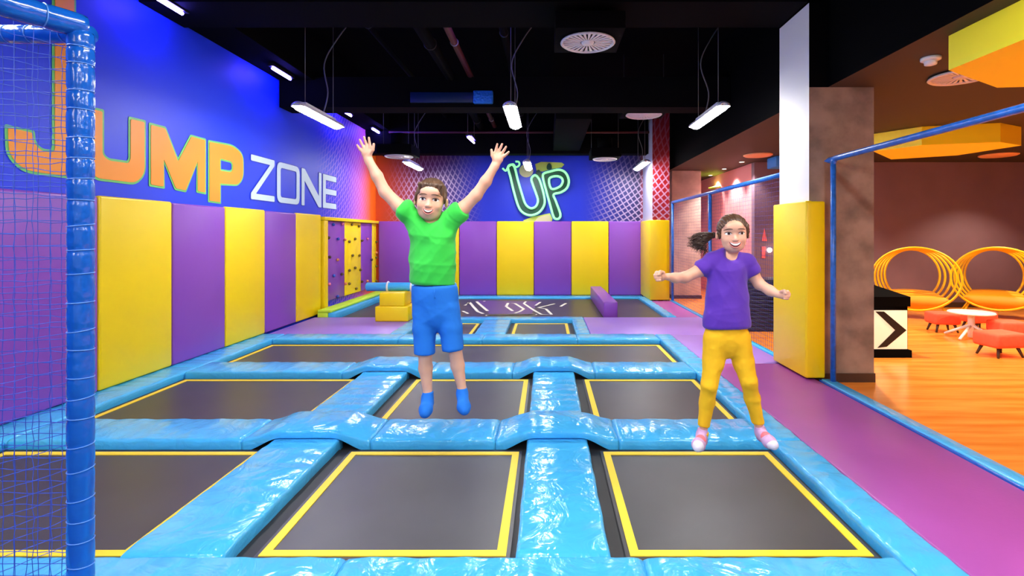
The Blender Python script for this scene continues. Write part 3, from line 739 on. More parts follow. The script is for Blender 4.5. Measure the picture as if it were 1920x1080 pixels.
# round swirl diffusers in black boxes
def diffuser(c, R, label, boxed=True, duct=0.25):
    t_ = thing('ceiling_diffuser', label, 'air diffuser', c)
    x, y, z = c
    lathe('rim', [(R*0.98, 0.012), (R, 0.0), (R*0.94, -0.012), (R*0.90, 0.0), (R*0.90, 0.012)], c, whitep, t_, 32)
    lathe('back_disc', [(0.0, 0.014), (R*0.9, 0.014), (R*0.9, 0.02), (0, 0.02)], c, darkmetal, t_, 32, False)
    lathe('hub', [(0.0, -0.012), (R*0.2, -0.01), (R*0.24, 0.006), (R*0.24, 0.012)], c, whitep, t_, 20)
    me = None
    for k in range(28):
        a = 2*math.pi*k/28; u = Vector((math.cos(a), math.sin(a), 0)); w = Vector((-math.sin(a), math.cos(a), 0)); C0 = Vector(c)
        r0, r1, wd = R*0.27, R*0.88, 0.055*R
        P = [C0+u*r0+w*wd*0.4, C0+u*r0-w*wd*0.4, C0+u*r1-w*wd, C0+u*r1+w*wd]
        V = [p+Vector((0, 0, 0.004)) for p in P]+[p+Vector((0, 0, 0.010)) for p in P]
        obj('vane', V, [(3, 2, 1, 0), (4, 5, 6, 7), (0, 1, 5, 4), (1, 2, 6, 5), (2, 3, 7, 6), (3, 0, 4, 7)], whitep, t_)
    if boxed:
        box('plenum_box', x-R*1.2, x+R*1.2, y-R*1.2, y+R*1.2, z+0.022, z+0.2, black2, t_, 0.006)
        tube('duct_neck', [(x, y, z+0.2), (x, y, z+0.2+duct)], R*0.6, black2, t_, 18)
        for sx in (-1, 1): tube('hanger', [(x+sx*R*1.1, y, z+0.2), (x+sx*R*1.1, y, 4.6)], 0.004, wire_m, t_, 5)
diffuser(tuple(px(1102, 81, 5.6)), 0.30, 'round white swirl diffuser in a black box near the ceiling beam')
diffuser(tuple(px(1207, 216, 8.8)), 0.31, 'round white swirl diffuser in a black box beside the right pendant')
diffuser(tuple(px(748, 294, 10.2)), 0.28, 'round white diffuser hanging above the boy')
diffuser(tuple(px(1134, 299, 10.9)), 0.26, 'round white diffuser hanging between neon sign and far column')

# ------------------------------------------------------------------ lounge
warm = (1.0, 0.76, 0.52)
def downlight(x, y, label, power, R=0.05, group=None, size=1.9, color=warm):
    t_ = thing('downlight', label, 'downlight', (x, y, 2.99), group)
    lathe('trim_ring', [(R, 0.009), (R*1.15, 0.0), (R*1.1, -0.006), (R*0.95, -0.003), (R*0.95, 0.009)], (x, y, 2.99), whitep, t_, 18)
    lathe('lens', [(0, 0.002), (R*0.95, 0.002), (R*0.95, 0.008), (0, 0.008)], (x, y, 2.99), MATS.get('warm_lens') or M('warm_lens', (1, 0.9, 0.75, 1), 0.4, emit=12, ecol=(1, 0.85, 0.65, 1)), t_, 18)
    ld = bpy.data.lights.new('downlight_lamp', 'SPOT'); ld.energy = power; ld.color = color; ld.spot_size = size; ld.spot_blend = 0.6; ld.shadow_soft_size = 0.06
    lo = bpy.data.objects.new('lamp', ld); lo.location = (0, 0, -0.03); lo.parent = t_; COL.objects.link(lo)
def onceil(x, y): 
    Y = 1.5*F/(VY-y); return ((x-VX)/F*Y, Y)
for i, (x, y) in enumerate([(1391, 303), (1358, 316), (1332, 328), (1441, 316), (1408, 328)]):
    X, Y = onceil(x, y); downlight(X, min(Y, 14.0), ('small ceiling spot between the two peach discs', 'small ceiling spot above the lime pendant lamp', 'small ceiling spot beside the pale concrete pillar', 'small ceiling spot just below the blue block', 'small ceiling spot behind the farther peach disc')[i], 140, group='small ceiling spots beyond the far net', color=(1, 0.85, 0.8))
for (X, Y, p) in ((3.75, 6.35, 300), (4.6, 3.4, 340), (6.2, 5.2, 340), (7.6, 7.6, 300), (4.2, 0.8, 300), (7.0, 2.5, 300), (9.3, 6.0, 260), (5.6, 9.4, 220), (8.6, 9.4, 220)):
    downlight(X, Y, 'warm round downlight in the lounge ceiling', p, 0.06, 'lounge downlights')
disc = M('peach_disc', rgb(235, 170, 130), 0.6)
for (x, y, R, l) in ((1421, 290, 0.26, 'peach round ceiling disc left of the white column'), (1388, 322, 0.26, 'peach round ceiling disc further back beyond the net'), (1872, 290, 0.3, 'pale round ceiling vent under the far yellow panel')):
    X, Y = onceil(x, y); tag(lathe('ceiling_disc', [(0, -0.03), (R*0.9, -0.03), (R, -0.015), (R, -0.001), (0, -0.001)], (X, Y, 3.0), disc, None, 28), l, 'ceiling vent')
X, Y = onceil(1782, 140); diffuser((X+0.1, Y, 2.975), 0.26, 'round vent on the brown ceiling beside the near yellow panel', False)
sd = thing('smoke_detector', 'white smoke detector on the brown lounge ceiling', 'smoke detector', (*onceil(1745, 108), 2.99))
c = WL[sd.name]; lathe('base', [(0, 0.009), (0.075, 0.009), (0.075, -0.012), (0.06, -0.02), (0, -0.02)], c, whitep, sd); lathe('sensor', [(0.05, -0.021), (0.045, -0.05), (0.02, -0.058), (0, -0.058)], c, whitep, sd)
# yellow hexagonal ceiling panels
def hexpanel(P, z0, z1, label):
    o = plate('ceiling_panel', [Vector((x, y, z0)) for x, y in P], (0, 0, 1), z1-z0, orangep); tag(o, label, 'ceiling panel')
hexpanel([(3.03, 3.86), (3.80, 4.32), (4.9, 4.2), (5.2, 3.2), (4.3, 2.2), (3.03, 2.4)], 2.74, 2.998, 'large yellow polygonal ceiling panel nearest the column')
hexpanel([(4.86, 7.62), (5.68, 8.44), (6.42, 8.0), (6.60, 7.12), (6.08, 6.86), (5.2, 7.1)], 2.74, 2.998, 'yellow polygonal ceiling panel above the ring chairs')
# counter with chevron
ct = thing('counter', 'black counter with a pale panel and dark chevron arrow', 'counter', (4.0, 6.5, 0))
cx0, cx1, cy = 3.55, px(1702, 0, 6.27).x, 6.27
box('plinth', cx0, cx1+0.03, cy-0.03, 6.9, 0.001, 0.09, black2, ct)
box('body', cx0, cx1, cy, 6.9, 0.091, 0.62, black2, ct, 0.004)
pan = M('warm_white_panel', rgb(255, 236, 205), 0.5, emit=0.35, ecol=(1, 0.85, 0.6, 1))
box('front_panel', px(1638, 0, cy).x, px(1700, 0, cy).x, cy-0.012, cy-0.001, 0.10, 0.575, pan, ct, 0.003)
ch = [px(*p, cy-0.014) for p in [(1641, 584), (1657, 584), (1699, 619), (1662, 650), (1645, 652), (1678, 619)]]
plate('chevron', ch, (0, -1, 0), 0.008, darkmetal, ct)
V = [(cx0, cy-0.02, 0.621), (cx1+0.02, cy-0.02, 0.621), (cx1+0.02, 6.9, 0.621), (cx0, 6.9, 0.621), (cx0, cy-0.02, 0.74), (cx1+0.02, cy-0.02, 0.74), (cx1-0.12, 6.9, 0.86), (cx0, 6.9, 0.86)]
obj('sloped_top', V, [(3, 2, 1, 0), (4, 5, 6, 7), (0, 1, 5, 4), (1, 2, 6, 5), (2, 3, 7, 6), (3, 0, 4, 7)], black2, ct)
navy = M('navy_slat', (0.012, 0.016, 0.04, 1), 0.35)
sc = thing('slatted_counter', 'dark navy counter with thin horizontal slats behind the girl', 'counter', (3.6, 8.2, 0))
box('carcass', 3.12, 4.1, 7.93, 8.5, 0.001, 0.80, navy, sc)
for i in range(13): box('slat', 3.12, 4.1, 7.905, 7.929, 0.02+i*0.06, 0.065+i*0.06, navy, sc, 0.004)
# sign marks and lamp on the mauve wall
salm = M('salmon_paint', rgb(240, 110, 110), 0.6)
ws = thing('wall_sign', 'salmon arrow head and bar painted on the mauve wall', 'wall sign', (4.55, 10.59, 1.3))
plate('arrow_head', [px(*p, 10.595) for p in [(1433, 428), (1438, 452), (1428, 452)]], (0, -1, 0), 0.008, salm, ws)
plate('bar', [px(*p, 10.595) for p in [(1428, 462), (1436, 462), (1435, 484), (1428, 484)]], (0, -1, 0), 0.008, salm, ws)
wlmp = thing('wall_lamp', 'small round white lamp on the mauve wall beside the salmon sign', 'wall lamp', px(1443, 469, 10.55))
c = WL[wlmp.name]; V, Fc = blob(c, 0.05, jit=0, n=12, m=8); obj('globe', V, Fc, M('globe_glow', (1, 1, 1, 1), 0.4, emit=3, ecol=(1, 0.95, 0.9, 1)), wlmp, True)
box('bracket', c.x-0.02, c.x+0.02, c.y+0.045, 10.6, c.z-0.02, c.z+0.02, darkmetal, wlmp)
# pendant lamp, lime shade
lp = thing('pendant_lamp', 'lime green dish pendant lamp hanging over the far lounge', 'pendant lamp', px(1352, 352, 12.9))
c = WL[lp.name]
lathe('shade', [(0.02, 0.09), (0.1, 0.06), (0.30, 0.0), (0.29, -0.02), (0.1, 0.04), (0.0, 0.07)], c, M('lime_shade', rgb(190, 230, 40), 0.5), lp, 28)
tube('cord', [(c.x, c.y, c.z+0.09), (c.x, c.y, 3.0)], 0.006, wire_m, lp, 6)
lathe('bulb', [(0, -0.09), (0.11, -0.08), (0.13, -0.05), (0.05, -0.02), (0, -0.02)], c, MATS['globe_glow'], lp, 16)
tag(box('wall_cushion', px(1446, 0, 9.9).x, px(1480, 0, 9.9).x, 9.7, 10.1, px(0, 315, 9.9).z, 2.998, M('blue_block', rgb(50, 130, 220), 0.5), None, 0.02), 'blue block fixed under the brown ceiling left of the white column', 'ceiling block')

# ring lounge chairs
def ring_chair(cx, cy, label):
    t_ = thing('ring_chair', label, 'lounge chair', (cx, cy, 0))
    zt = 1.27
    def ringp(i, a):
        q = i/4; rx = 0.66-0.24*q; rz = 0.56-0.085*q; y = cy-0.25+0.13*i
        return Vector((cx-0.02*q+rx*math.cos(a), y, zt-0.012*i-rz+rz*math.sin(a)))
    for i in range(5): tube('ring', [ringp(i, 2*math.pi*k/48) for k in range(48)], 0.019, ringy, t_, 8, True)
    # band joining the rings at the top
    V = []; Fc = []; n = 16
    for i in range(5):
        for k in range(n+1):
            a = math.radians(62+56*k/n); p = ringp(i, a); V += [p+Vector((0, 0, 0.008)), p-Vector((0, 0, 0.008))]
    m = 2*(n+1)
    for i in range(4):
        for k in range(n):
            b0 = i*m+2*k; Fc += [(b0, b0+2, b0+2+m, b0+m), (b0+1, b0+1+m, b0+3+m, b0+3)]
    obj('top_band', V, Fc, ringy, t_, True)
    # bowl seat in the lower part of the rings
    V = []; Fc = []; n = 20
    for i in range(5):
        q = i/4
        for k in range(n+1):
            a = math.radians(222+96*k/n); p = ringp(i, a); V.append(p)
        zc = ringp(i, math.radians(222)).z+0.03
        for k in range(n+1):
            a = math.radians(318-96*k/n); p = ringp(i, a); V.append(Vector((p.x*0.985+cx*0.015, p.y, zc+0.02*math.sin(math.pi*k/n))))
    m = 2*(n+1)
    for i in range(4):
        for k in range(m): Fc.append((i*m+k, i*m+(k+1) % m, (i+1)*m+(k+1) % m, (i+1)*m+k))
    Fc.append(tuple(range(m-1, -1, -1))); Fc.append(tuple(4*m+k for k in range(m)))
    obj('seat', V, Fc, seaty, t_, True)
    for sx, sy in ((-1, 0), (1, 0), (-1, 1), (1, 1)):
        tube('leg', [(cx+sx*0.36, cy-0.18+0.3*sy, 0.30), (cx+sx*0.52, cy-0.24+0.42*sy, 0.001)], 0.017, ringy, t_, 8)
    t_.rotation_euler.z = -math.atan2(cx, cy)*0.9
ring_chair(px(1725, 0, 9.2).x, 9.35, 'yellow ring lounge chair behind the chevron counter')
ring_chair(px(1882, 0, 9.2).x, 9.35, 'yellow ring lounge chair behind the white round table')
# ottomans
def ottoman(x, y, w, ang, label, h=0.30):
    t_ = thing('ottoman', label, 'ottoman', (x, y, 0))
    c, s = math.cos(ang), math.sin(ang)
    me = box_mesh(-w/2, w/2, -w*0.4, w*0.4, 0.12, h, 0.04, 3); me.transform(Matrix.Translation((x, y, 0)) @ Matrix.Rotation(ang, 4, 'Z')); fin('cushion', me, coral, t_, True)
    for sx in (-1, 1):
        for sy in (-1, 1):
            a = Vector((x+c*sx*w*0.3-s*sy*w*0.24, y+s*sx*w*0.3+c*sy*w*0.24, 0.125)); b2 = Vector((x+c*sx*w*0.4-s*sy*w*0.32, y+s*sx*w*0.4+c*sy*w*0.32, 0.001))
            tube('leg', [a, b2], [0.02, 0.013], woodleg, t_, 8)
ottoman(px(1767, 0, 7.95).x, 7.95, 0.38, -0.15, 'coral ottoman standing left of the white table')
ottoman(px(1834, 0, 8.1).x, 8.1, 0.40, 0.1, 'coral ottoman half hidden behind the white table')
ottoman(px(1889, 0, 7.15).x, 7.15, 0.38, -0.1, 'coral ottoman behind the front ottoman')
ottoman(px(1874, 0, 6.35).x, 6.35, 0.43, 0.12, 'front coral ottoman with its shadow on the orange floor')
tb = thing('round_table', 'low white round table on a four-star pedestal', 'table', (px(1821, 0, 7.4).x, 7.4, 0))
c = WL[tb.name]; lathe('table_top', [(0, 0.36), (0.27, 0.36), (0.28, 0.37), (0.28, 0.38), (0.27, 0.388), (0, 0.388)], c, whitep, tb, 32)
tube('column', [(c.x, c.y, 0.02), (c.x, c.y, 0.36)], 0.042, whitep, tb, 14)
for k in range(4):
    a = math.radians(28+90*k); e = Vector((math.cos(a), math.sin(a), 0)); tube('foot', [c+e*0.02+Vector((0, 0, 0.19)), c+e*0.33+Vector((0, 0, 0.022))], [0.022, 0.018], whitep, tb, 8)
# ------------------------------------------------------------------ children: distance-field modelling, meshed with surface nets
class Field:
    def __init__(s, lo, hi, h):
        s.h = h; s.lo = np.array(lo, float); n = np.ceil((np.array(hi)-s.lo)/h).astype(int)+1
        s.n = n; s.F = np.full(tuple(n), 0.06, np.float32)
        s.ax = [(s.lo[i]+h*np.arange(n[i])).astype(np.float32) for i in range(3)]
    def win(s, blo, bhi):
        a = np.maximum(np.floor((np.array(blo)-s.lo)/s.h).astype(int), 0); b = np.minimum(np.ceil((np.array(bhi)-s.lo)/s.h).astype(int)+1, s.n)
        sl = tuple(slice(a[i], b[i]) for i in range(3))
        X = s.ax[0][sl[0]][:, None, None]; Y = s.ax[1][sl[1]][None, :, None]; Z = s.ax[2][sl[2]][None, None, :]
        return sl, X, Y, Z
    def comb(s, sl, d, k, op):
        A = s.F[sl]
        if A.size == 0: return
        if op == 'u':
            hh = np.maximum(k-np.abs(A-d), 0)/k; s.F[sl] = np.minimum(A, d)-hh*hh*k/4
        else:
            d = -d; hh = np.maximum(k-np.abs(A-d), 0)/k; s.F[sl] = np.maximum(A, d)+hh*hh*k/4
    def ell(s, c, r, R=None, k=0.01, op='u'):
        c = np.array(c, float); r = np.array(r, float)*np.ones(3); m = r.max()+k+0.02
        sl, X, Y, Z = s.win(c-m, c+m); x, y, z = X-c[0], Y-c[1], Z-c[2]
        if R is not None:
            R = np.array(R)  # local->world
            x, y, z = (R[0, 0]*x+R[1, 0]*y+R[2, 0]*z, R[0, 1]*x+R[1, 1]*y+R[2, 1]*z, R[0, 2]*x+R[1, 2]*y+R[2, 2]*z)
        k0 = np.sqrt((x/r[0])**2+(y/r[1])**2+(z/r[2])**2); k1 = np.sqrt((x/r[0]**2)**2+(y/r[1]**2)**2+(z/r[2]**2)**2)+1e-9
        s.comb(sl, (k0*(k0-1)/k1).astype(np.float32), k, op)
    def cone(s, a, b, ra, rb, k=0.012, sq=1.0, op='u'):
        a = np.array(a, float); b = np.array(b, float); m = max(ra, rb)+k+0.02
        sl, X, Y, Z = s.win(np.minimum(a, b)-m, np.maximum(a, b)+m); ab = b-a; L = float(ab@ab)+1e-12
        t = np.clip(((X-a[0])*ab[0]+(Y-a[1])*ab[1]+(Z-a[2])*ab[2])/L, 0, 1)
        x = X-a[0]-t*ab[0]; y = (Y-a[1]-t*ab[1])/sq; z = Z-a[2]-t*ab[2]
        s.comb(sl, ((np.sqrt(x*x+y*y+z*z)-(ra+(rb-ra)*t))*min(1, sq)).astype(np.float32), k, op)
    def chain(s, P, rs, k=0.012, sq=1.0):
        for i in range(len(P)-1): s.cone(P[i], P[i+1], rs[i], rs[i+1], k, sq)
    def clip(s, p, nrm, lo=None, hi=None):
        """remove everything on the +normal side of a plane (inside the optional window)"""
        sl, X, Y, Z = s.win(s.lo if lo is None else lo, s.lo+s.h*s.n if hi is None else hi)
        n_ = np.array(Vector(nrm).normalized()); d = (X-p[0])*n_[0]+(Y-p[1])*n_[1]+(Z-p[2])*n_[2]
        s.F[sl] = np.maximum(s.F[sl], d)
    def union(s, o, k=0.02): s.comb((slice(None),)*3, o.F, k, 'u')
    def like(s):
        o = Field.__new__(Field); o.h, o.lo, o.n, o.ax = s.h, s.lo, s.n, s.ax; o.F = np.full(tuple(s.n), 0.06, np.float32); return o
    def mesh(s):
        Fd = s.F; S = Fd < 0; n = np.array(Fd.shape)-1
        c = np.zeros(tuple(n), np.int8); offs = [(i, j, k) for i in (0, 1) for j in (0, 1) for k in (0, 1)]
        for o_ in offs: c += S[o_[0]:o_[0]+n[0], o_[1]:o_[1]+n[1], o_[2]:o_[2]+n[2]]
        act = (c > 0) & (c < 8); ijk = np.argwhere(act); idx = np.full(tuple(n), -1, np.int64); idx[act] = np.arange(len(ijk))
        pos = np.zeros((len(ijk), 3)); cnt = np.zeros(len(ijk))
        g = lambda o_: Fd[ijk[:, 0]+o_[0], ijk[:, 1]+o_[1], ijk[:, 2]+o_[2]]
        for a in offs:
            for ax in range(3):
                if a[ax]: continue
                b = list(a); b[ax] = 1; fa, fb = g(a), g(b); m = (fa < 0) != (fb < 0)
                t = fa[m]/(fa[m]-fb[m]); q = np.array(a, float)[None, :].repeat(m.sum(), 0); q[:, ax] += t
                pos[m] += q; cnt[m] += 1
        V = s.lo+s.h*(ijk+pos/cnt[:, None]); quads = []
        for ax in range(3):
            u, v = (ax+1) % 3, (ax+2) % 3
            s0 = np.take(S, range(0, n[ax]), ax); s1 = np.take(S, range(1, n[ax]+1), ax); ch = s0 != s1
            I = np.argwhere(ch); I = I[(I[:, u] >= 1) & (I[:, v] >= 1) & (I[:, u] < n[u]) & (I[:, v] < n[v])]
            eu = np.zeros(3, int); eu[u] = 1; ev = np.zeros(3, int); ev[v] = 1
            f = lambda J: idx[J[:, 0], J[:, 1], J[:, 2]]
            Q = np.stack([f(I-eu-ev), f(I-ev), f(I), f(I-eu)], 1); ins = s0[I[:, 0], I[:, 1], I[:, 2]]
            Q[~ins] = Q[~ins][:, ::-1]; quads.append(Q)
        Q = np.concatenate(quads); Q = Q[(Q >= 0).all(1)]
        return V, Q
def to_mesh(V, Q):
    me = bpy.data.meshes.new('body'); me.vertices.add(len(V)); me.vertices.foreach_set('co', np.ascontiguousarray(V, dtype=np.float32).ravel())
    me.loops.add(Q.size); me.loops.foreach_set('vertex_index', np.ascontiguousarray(Q, dtype=np.int32).ravel())
    me.polygons.add(len(Q)); me.polygons.foreach_set('loop_start', np.arange(0, Q.size, 4, dtype=np.int32)); me.polygons.foreach_set('loop_total', np.full(len(Q), 4, dtype=np.int32))
    me.update(); me.validate(); return me
def vnorm(V, Q):
    n = np.cross(V[Q[:, 2]]-V[Q[:, 0]], V[Q[:, 3]]-V[Q[:, 1]]); N_ = np.zeros_like(V)
    for k in range(4): np.add.at(N_, Q[:, k], n)
    return N_/(np.linalg.norm(N_, axis=1)[:, None]+1e-12)
def smoothv(V, Q, it=2, f=0.5):
    for _ in range(it):
        S_ = np.zeros_like(V); c = np.zeros(len(V))
        for k in range(4):
            for j in (1, 3): np.add.at(S_, Q[:, k], V[Q[:, (k+j) % 4]]); np.add.at(c, Q[:, k], 1)
        V = V+f*(S_/c[:, None]-V)
    return V
def wob(V, freqs, seed, ridge=False):
    r_ = np.random.default_rng(seed); out = np.zeros(len(V))
    for fr_, am in freqs:
        for _ in range(4):
            d_ = r_.normal(size=3); d_ /= np.linalg.norm(d_); w_ = np.sin(V@(d_*fr_)+r_.uniform(0, 6.28)+1.3*np.sin(V@(r_.normal(size=3)*fr_*0.4))); out += am*((1-np.sqrt(np.abs(w_))) if ridge else w_)/2
    return out
Y0 = 2.8; S_ = Y0/F
def P(x, y, dy=0.0): return np.array(px(x, y, Y0+dy))
def r_(p): return p*S_

skin = M('child_skin', rgb(230, 174, 144), 0.5, var=0.04, vscale=12)
lipm = M('lip', rgb(214, 132, 120), 0.45); mouthm = M('mouth_inside', rgb(110, 40, 40), 0.5); teethm = M('teeth', rgb(250, 246, 238), 0.3)
eyew = M('eye_white', rgb(240, 236, 232), 0.2); iris = M('brown_iris', rgb(60, 38, 28), 0.15); lash = M('dark_lash', rgb(50, 34, 28), 0.6)
hair1 = M('boy_brown_hair', rgb(84, 58, 38), 0.5, var=0.25, vscale=25, bump=0.5, bscale=60, bstretch=(3, 1, 0.5), bdist=0.004)
hair2 = M('girl_brown_hair', rgb(84, 56, 36), 0.45, var=0.25, vscale=25, bump=0.5, bscale=70, bstretch=(1, 1, 0.3), bdist=0.004)
hair3 = M('dark_brown_strands', rgb(58, 38, 28), 0.42)
greenc = M('green_cotton', rgb(44, 200, 62), 0.8, bump=0.15, bscale=18, bdist=0.01, sheen=0.2)
bluec = M('blue_cotton', rgb(10, 108, 205), 0.85, bump=0.15, bscale=18, bdist=0.01)
purpc = M('violet_cotton', rgb(84, 34, 164), 0.8, bump=0.12, bscale=18, bdist=0.01, sheen=0.2)
yelc = M('mustard_leggings', rgb(246, 188, 6), 0.8, bump=0.12, bscale=22, bdist=0.01)
sockp = M('lilac_sock', rgb(205, 165, 205), 0.85); sockw = M('sock_white', rgb(232, 222, 232), 0.85); sockr = M('sock_coral', rgb(240, 120, 130), 0.85)

def head_R(yaw, roll, pitch):
    return np.array(Matrix.Rotation(math.radians(roll), 3, 'Y') @ Matrix.Rotation(math.radians(yaw), 3, 'Z') @ Matrix.Rotation(math.radians(pitch), 3, 'X'))
def add_head(f, c, s, R, wide=1.0, smile=1.0):
    g = lambda *p: np.array(c)+R@(np.array(p)*s)
    def e(p, r, k=0.06, op='u'): f.ell(g(*p), np.array(r)*s, R, k*s, op)
    e((0, 0.07, 0.12), (0.345*wide, 0.42, 0.365))
    e((0, -0.10, -0.12), (0.295*wide, 0.27, 0.34), 0.10)
    e((0, -0.20, -0.37), (0.15*wide, 0.14, 0.12), 0.12)
    for sx in (-1, 1):
        e((sx*0.165*wide, -0.235, -0.15), (0.10, 0.09, 0.10), 0.10)
        e((sx*0.145, -0.09, -0.315), (0.095, 0.14, 0.09), 0.12)
        e((sx*0.372*wide, 0.06, -0.055), (0.042, 0.08, 0.118), 0.03)
        e((sx*0.405*wide, 0.02, -0.05), (0.022, 0.04, 0.06), 0.02, 's')
        e((sx*0.15*wide, -0.43, -0.01), (0.085, 0.07, 0.05), 0.06, 's')
        e((sx*0.045, -0.385, -0.165), (0.035, 0.04, 0.028), 0.03)
    e((0, -0.33, 0.17), (0.22, 0.08, 0.12), 0.10)
    f.cone(g(0, -0.335, 0.0), g(0, -0.405, -0.145), 0.03*s, 0.045*s, 0.05*s)
    e((0, -0.335, -0.285), (0.12, 0.05, 0.085), 0.06)
    return g
class Face:
    """places features on the finished head surface"""
    def __init__(s, V, c, sc, R, par):
        s.c = np.array(c); s.sc = sc; s.R = R; s.par = par
        L = (V-s.c)@R/sc; s.L = L[(np.abs(L) < 0.7).all(1) & (L[:, 1] < -0.05)]
    def surf(s, x, z, off):
        d = (s.L[:, 0]-x)**2+(s.L[:, 2]-z)**2; i = np.argsort(d)[:10]; i = i[d[i] < d[i[0]]+0.0012]
        y = np.average(s.L[i, 1], weights=1/(d[i]+1e-4)); return Vector(s.c+s.R@(np.array((x, y-off, z))*s.sc))
    def patch(s, name, up, lowf, x0, x1, off, mat, n=12, m=4):
        V = []; Fc = []
        for i in range(n+1):
            x = x0+(x1-x0)*i/n
            for j in range(m+1): V.append(s.surf(x, lowf(x)+(up(x)-lowf(x))*j/m, off))
        for i in range(n):
            for j in range(m): Fc.append((i*(m+1)+j, (i+1)*(m+1)+j, (i+1)*(m+1)+j+1, i*(m+1)+j+1))
        return obj(name, V, Fc, mat, s.par, True)
    def line(s, name, pts, off, r, mat):
        Q = [s.surf(x, z, off) for x, z in pts]; rr = [r*s.sc*(0.35+0.65*math.sin(math.pi*(i+0.5)/len(Q))) for i in range(len(Q))]
        return tube(name, Q, rr, mat, s.par, 7)
    def eyes(s, ex, ez, w, hgt, brow, look=0.0, browm=None):
        for sx in (-1, 1):
            x0 = sx*ex
            up = lambda x: ez+hgt*math.sqrt(max(0, 1-((x-x0)/w)**2)); lo = lambda x: ez-0.75*hgt*math.sqrt(max(0, 1-((x-x0)/w)**2))
            e = s.patch('eye', up, lo, x0-w*0.999, x0+w*0.999, 0.006, eyew)
            ri = hgt*0.95; xi = x0+look
            s.patch('iris', lambda x: min(ez+0.9*hgt, ez+0.002+math.sqrt(max(0, ri*ri-(x-xi)**2))), lambda x: ez+0.002-math.sqrt(max(0, ri*ri-(x-xi)**2))*0.8, xi-ri*0.98, xi+ri*0.98, 0.011, iris, 8, 4)
            s.line('eyelash', [(x0+w*1.1*t, up(x0+w*0.98*t)+0.006) for t in np.linspace(-1, 1, 9)], 0.008, 0.012, lash)
            s.line('eyebrow', [(x0+w*1.35*t, brow+0.022*(1-t*t)-0.012*sx*t) for t in np.linspace(-1, 1, 9)], 0.003, 0.012, browm)
    def mouth(s, mz, w, op, curve):
        cu = lambda x: mz+curve*(x/w)**2
        up = lambda x: cu(x)+0.004+0.012*math.sqrt(max(0, 1-(x/w)**2)); lo = lambda x: cu(x)-op*math.sqrt(max(0, 1-(x/w)**2))
        s.patch('mouth', up, lo, -w*0.99, w*0.99, 0.008, mouthm)
        s.patch('teeth', up, lambda x: up(x)-op*0.62*math.sqrt(max(0, 1-(x/(w*0.9))**2)), -w*0.88, w*0.88, 0.013, teethm)
        s.line('lip', [(w*1.08*t, up(w*0.98*t)+0.012) for t in np.linspace(-1, 1, 13)], 0.005, 0.012, lipm)
        s.line('lip', [(w*1.08*t, lo(w*0.98*t)-0.012) for t in np.linspace(-1, 1, 13)], 0.004, 0.017, lipm)

def cloth(name, f, mat, par, amp=0.004, seed=1, freqs=((28, 1.0), (60, 0.5)), sm=3, ridge=False):
    V, Q = f.mesh(); V = smoothv(V, Q, sm); n_ = vnorm(V, Q); V = V+n_*(amp*wob(V, freqs, seed, ridge))[:, None]; V = smoothv(V, Q, 2 if ridge else 0)
    return fin(name, to_mesh(V, Q), mat, par, True)
def rel_box(*pts, m=0.08):
    A = np.array(pts); return A.min(0)-m, A.max(0)+m

# ---- the boy -------------------------------------------------------------
bh_c = P(808, 374, 0.0); bh_s = r_(78); bh_R = head_R(6, 5, 2)
f = Field(P(655, 800)-np.array((0, 0.20, 0)), P(965, 245)+np.array((0, 0.24, 0)), 0.0042)
g = add_head(f, bh_c, bh_s, bh_R, 1.0)
f.cone(P(810, 402, 0.02), P(811, 430, 0.03), r_(11), r_(14), 0.02)
f.cone(P(811, 440, 0.02), P(811, 490, 0.02), r_(32), r_(29), 0.03, 0.58); f.cone(P(811, 490, 0.02), P(813, 545, 0.02), r_(29), r_(32), 0.03, 0.6)
# legs
f.chain([P(797, 575, 0.02), P(797, 655, 0.0), P(798, 690, 0.025), P(802, 736, 0.03)], [r_(18), r_(12.5), r_(12.8), r_(8.2)])
f.chain([P(840, 575, 0.02), P(853, 652, 0.0), P(858, 685, 0.025), P(866, 728, 0.03)], [r_(18), r_(12.5), r_(12.8), r_(8.2)])
f.chain([P(802, 738, 0.03), P(801, 750, 0.02)], [r_(8), r_(5)]); f.chain([P(866, 730, 0.03), P(867, 742, 0.02)], [r_(8), r_(5)])
# arms
armL = [P(778, 412, 0.02), P(748, 386, 0.01), P(722, 360, 0.0), P(707, 330, -0.01), P(691, 300, -0.02)]
armR = [P(846, 412, 0.02), P(868, 391, 0.01), P(893, 366, 0.0), P(911, 340, -0.01), P(928, 311, -0.02)]
f.chain(armL, [r_(14), r_(12.5), r_(10.8), r_(10.2), r_(7.2)], 0.015); f.chain(armR, [r_(14), r_(12.5), r_(10.8), r_(10.2), r_(7.2)], 0.015)
def open_hand(f, wrist, palm, knuck, tips, thumb, dy):
    f.cone(P(*wrist, dy), P(*palm, dy-0.005), r_(7.0), r_(9.6), 0.012, 0.55)
    for a, b in zip(knuck, tips):
        m_ = ((a[0]+b[0])/2+0.4*np.sign(b[0]-a[0]), (a[1]+b[1])/2)
        f.cone(P(*palm, dy-0.004), P(*a, dy-0.008), r_(3.4), r_(3.1), 0.006)
        f.cone(P(*a, dy-0.008), P(*m_, dy-0.014), r_(2.75), r_(2.5), 0.003); f.cone(P(*m_, dy-0.014), P(*b, dy-0.024), r_(2.5), r_(2.05), 0.003)
    f.cone(P(*thumb[0], dy-0.008), P(*thumb[1], dy-0.016), r_(3.6), r_(3.0), 0.008); f.cone(P(*thumb[1], dy-0.016), P(*thumb[2], dy-0.022), r_(3.0), r_(2.4), 0.004)
open_hand(f, (691, 300), (687, 287), [(694.5, 276), (688, 273), (681.5, 275), (676, 281)], [(691.5, 258), (682.5, 257), (674.5, 262), (669.5, 272)], [(693, 290), (699, 281), (701, 270)], -0.02)
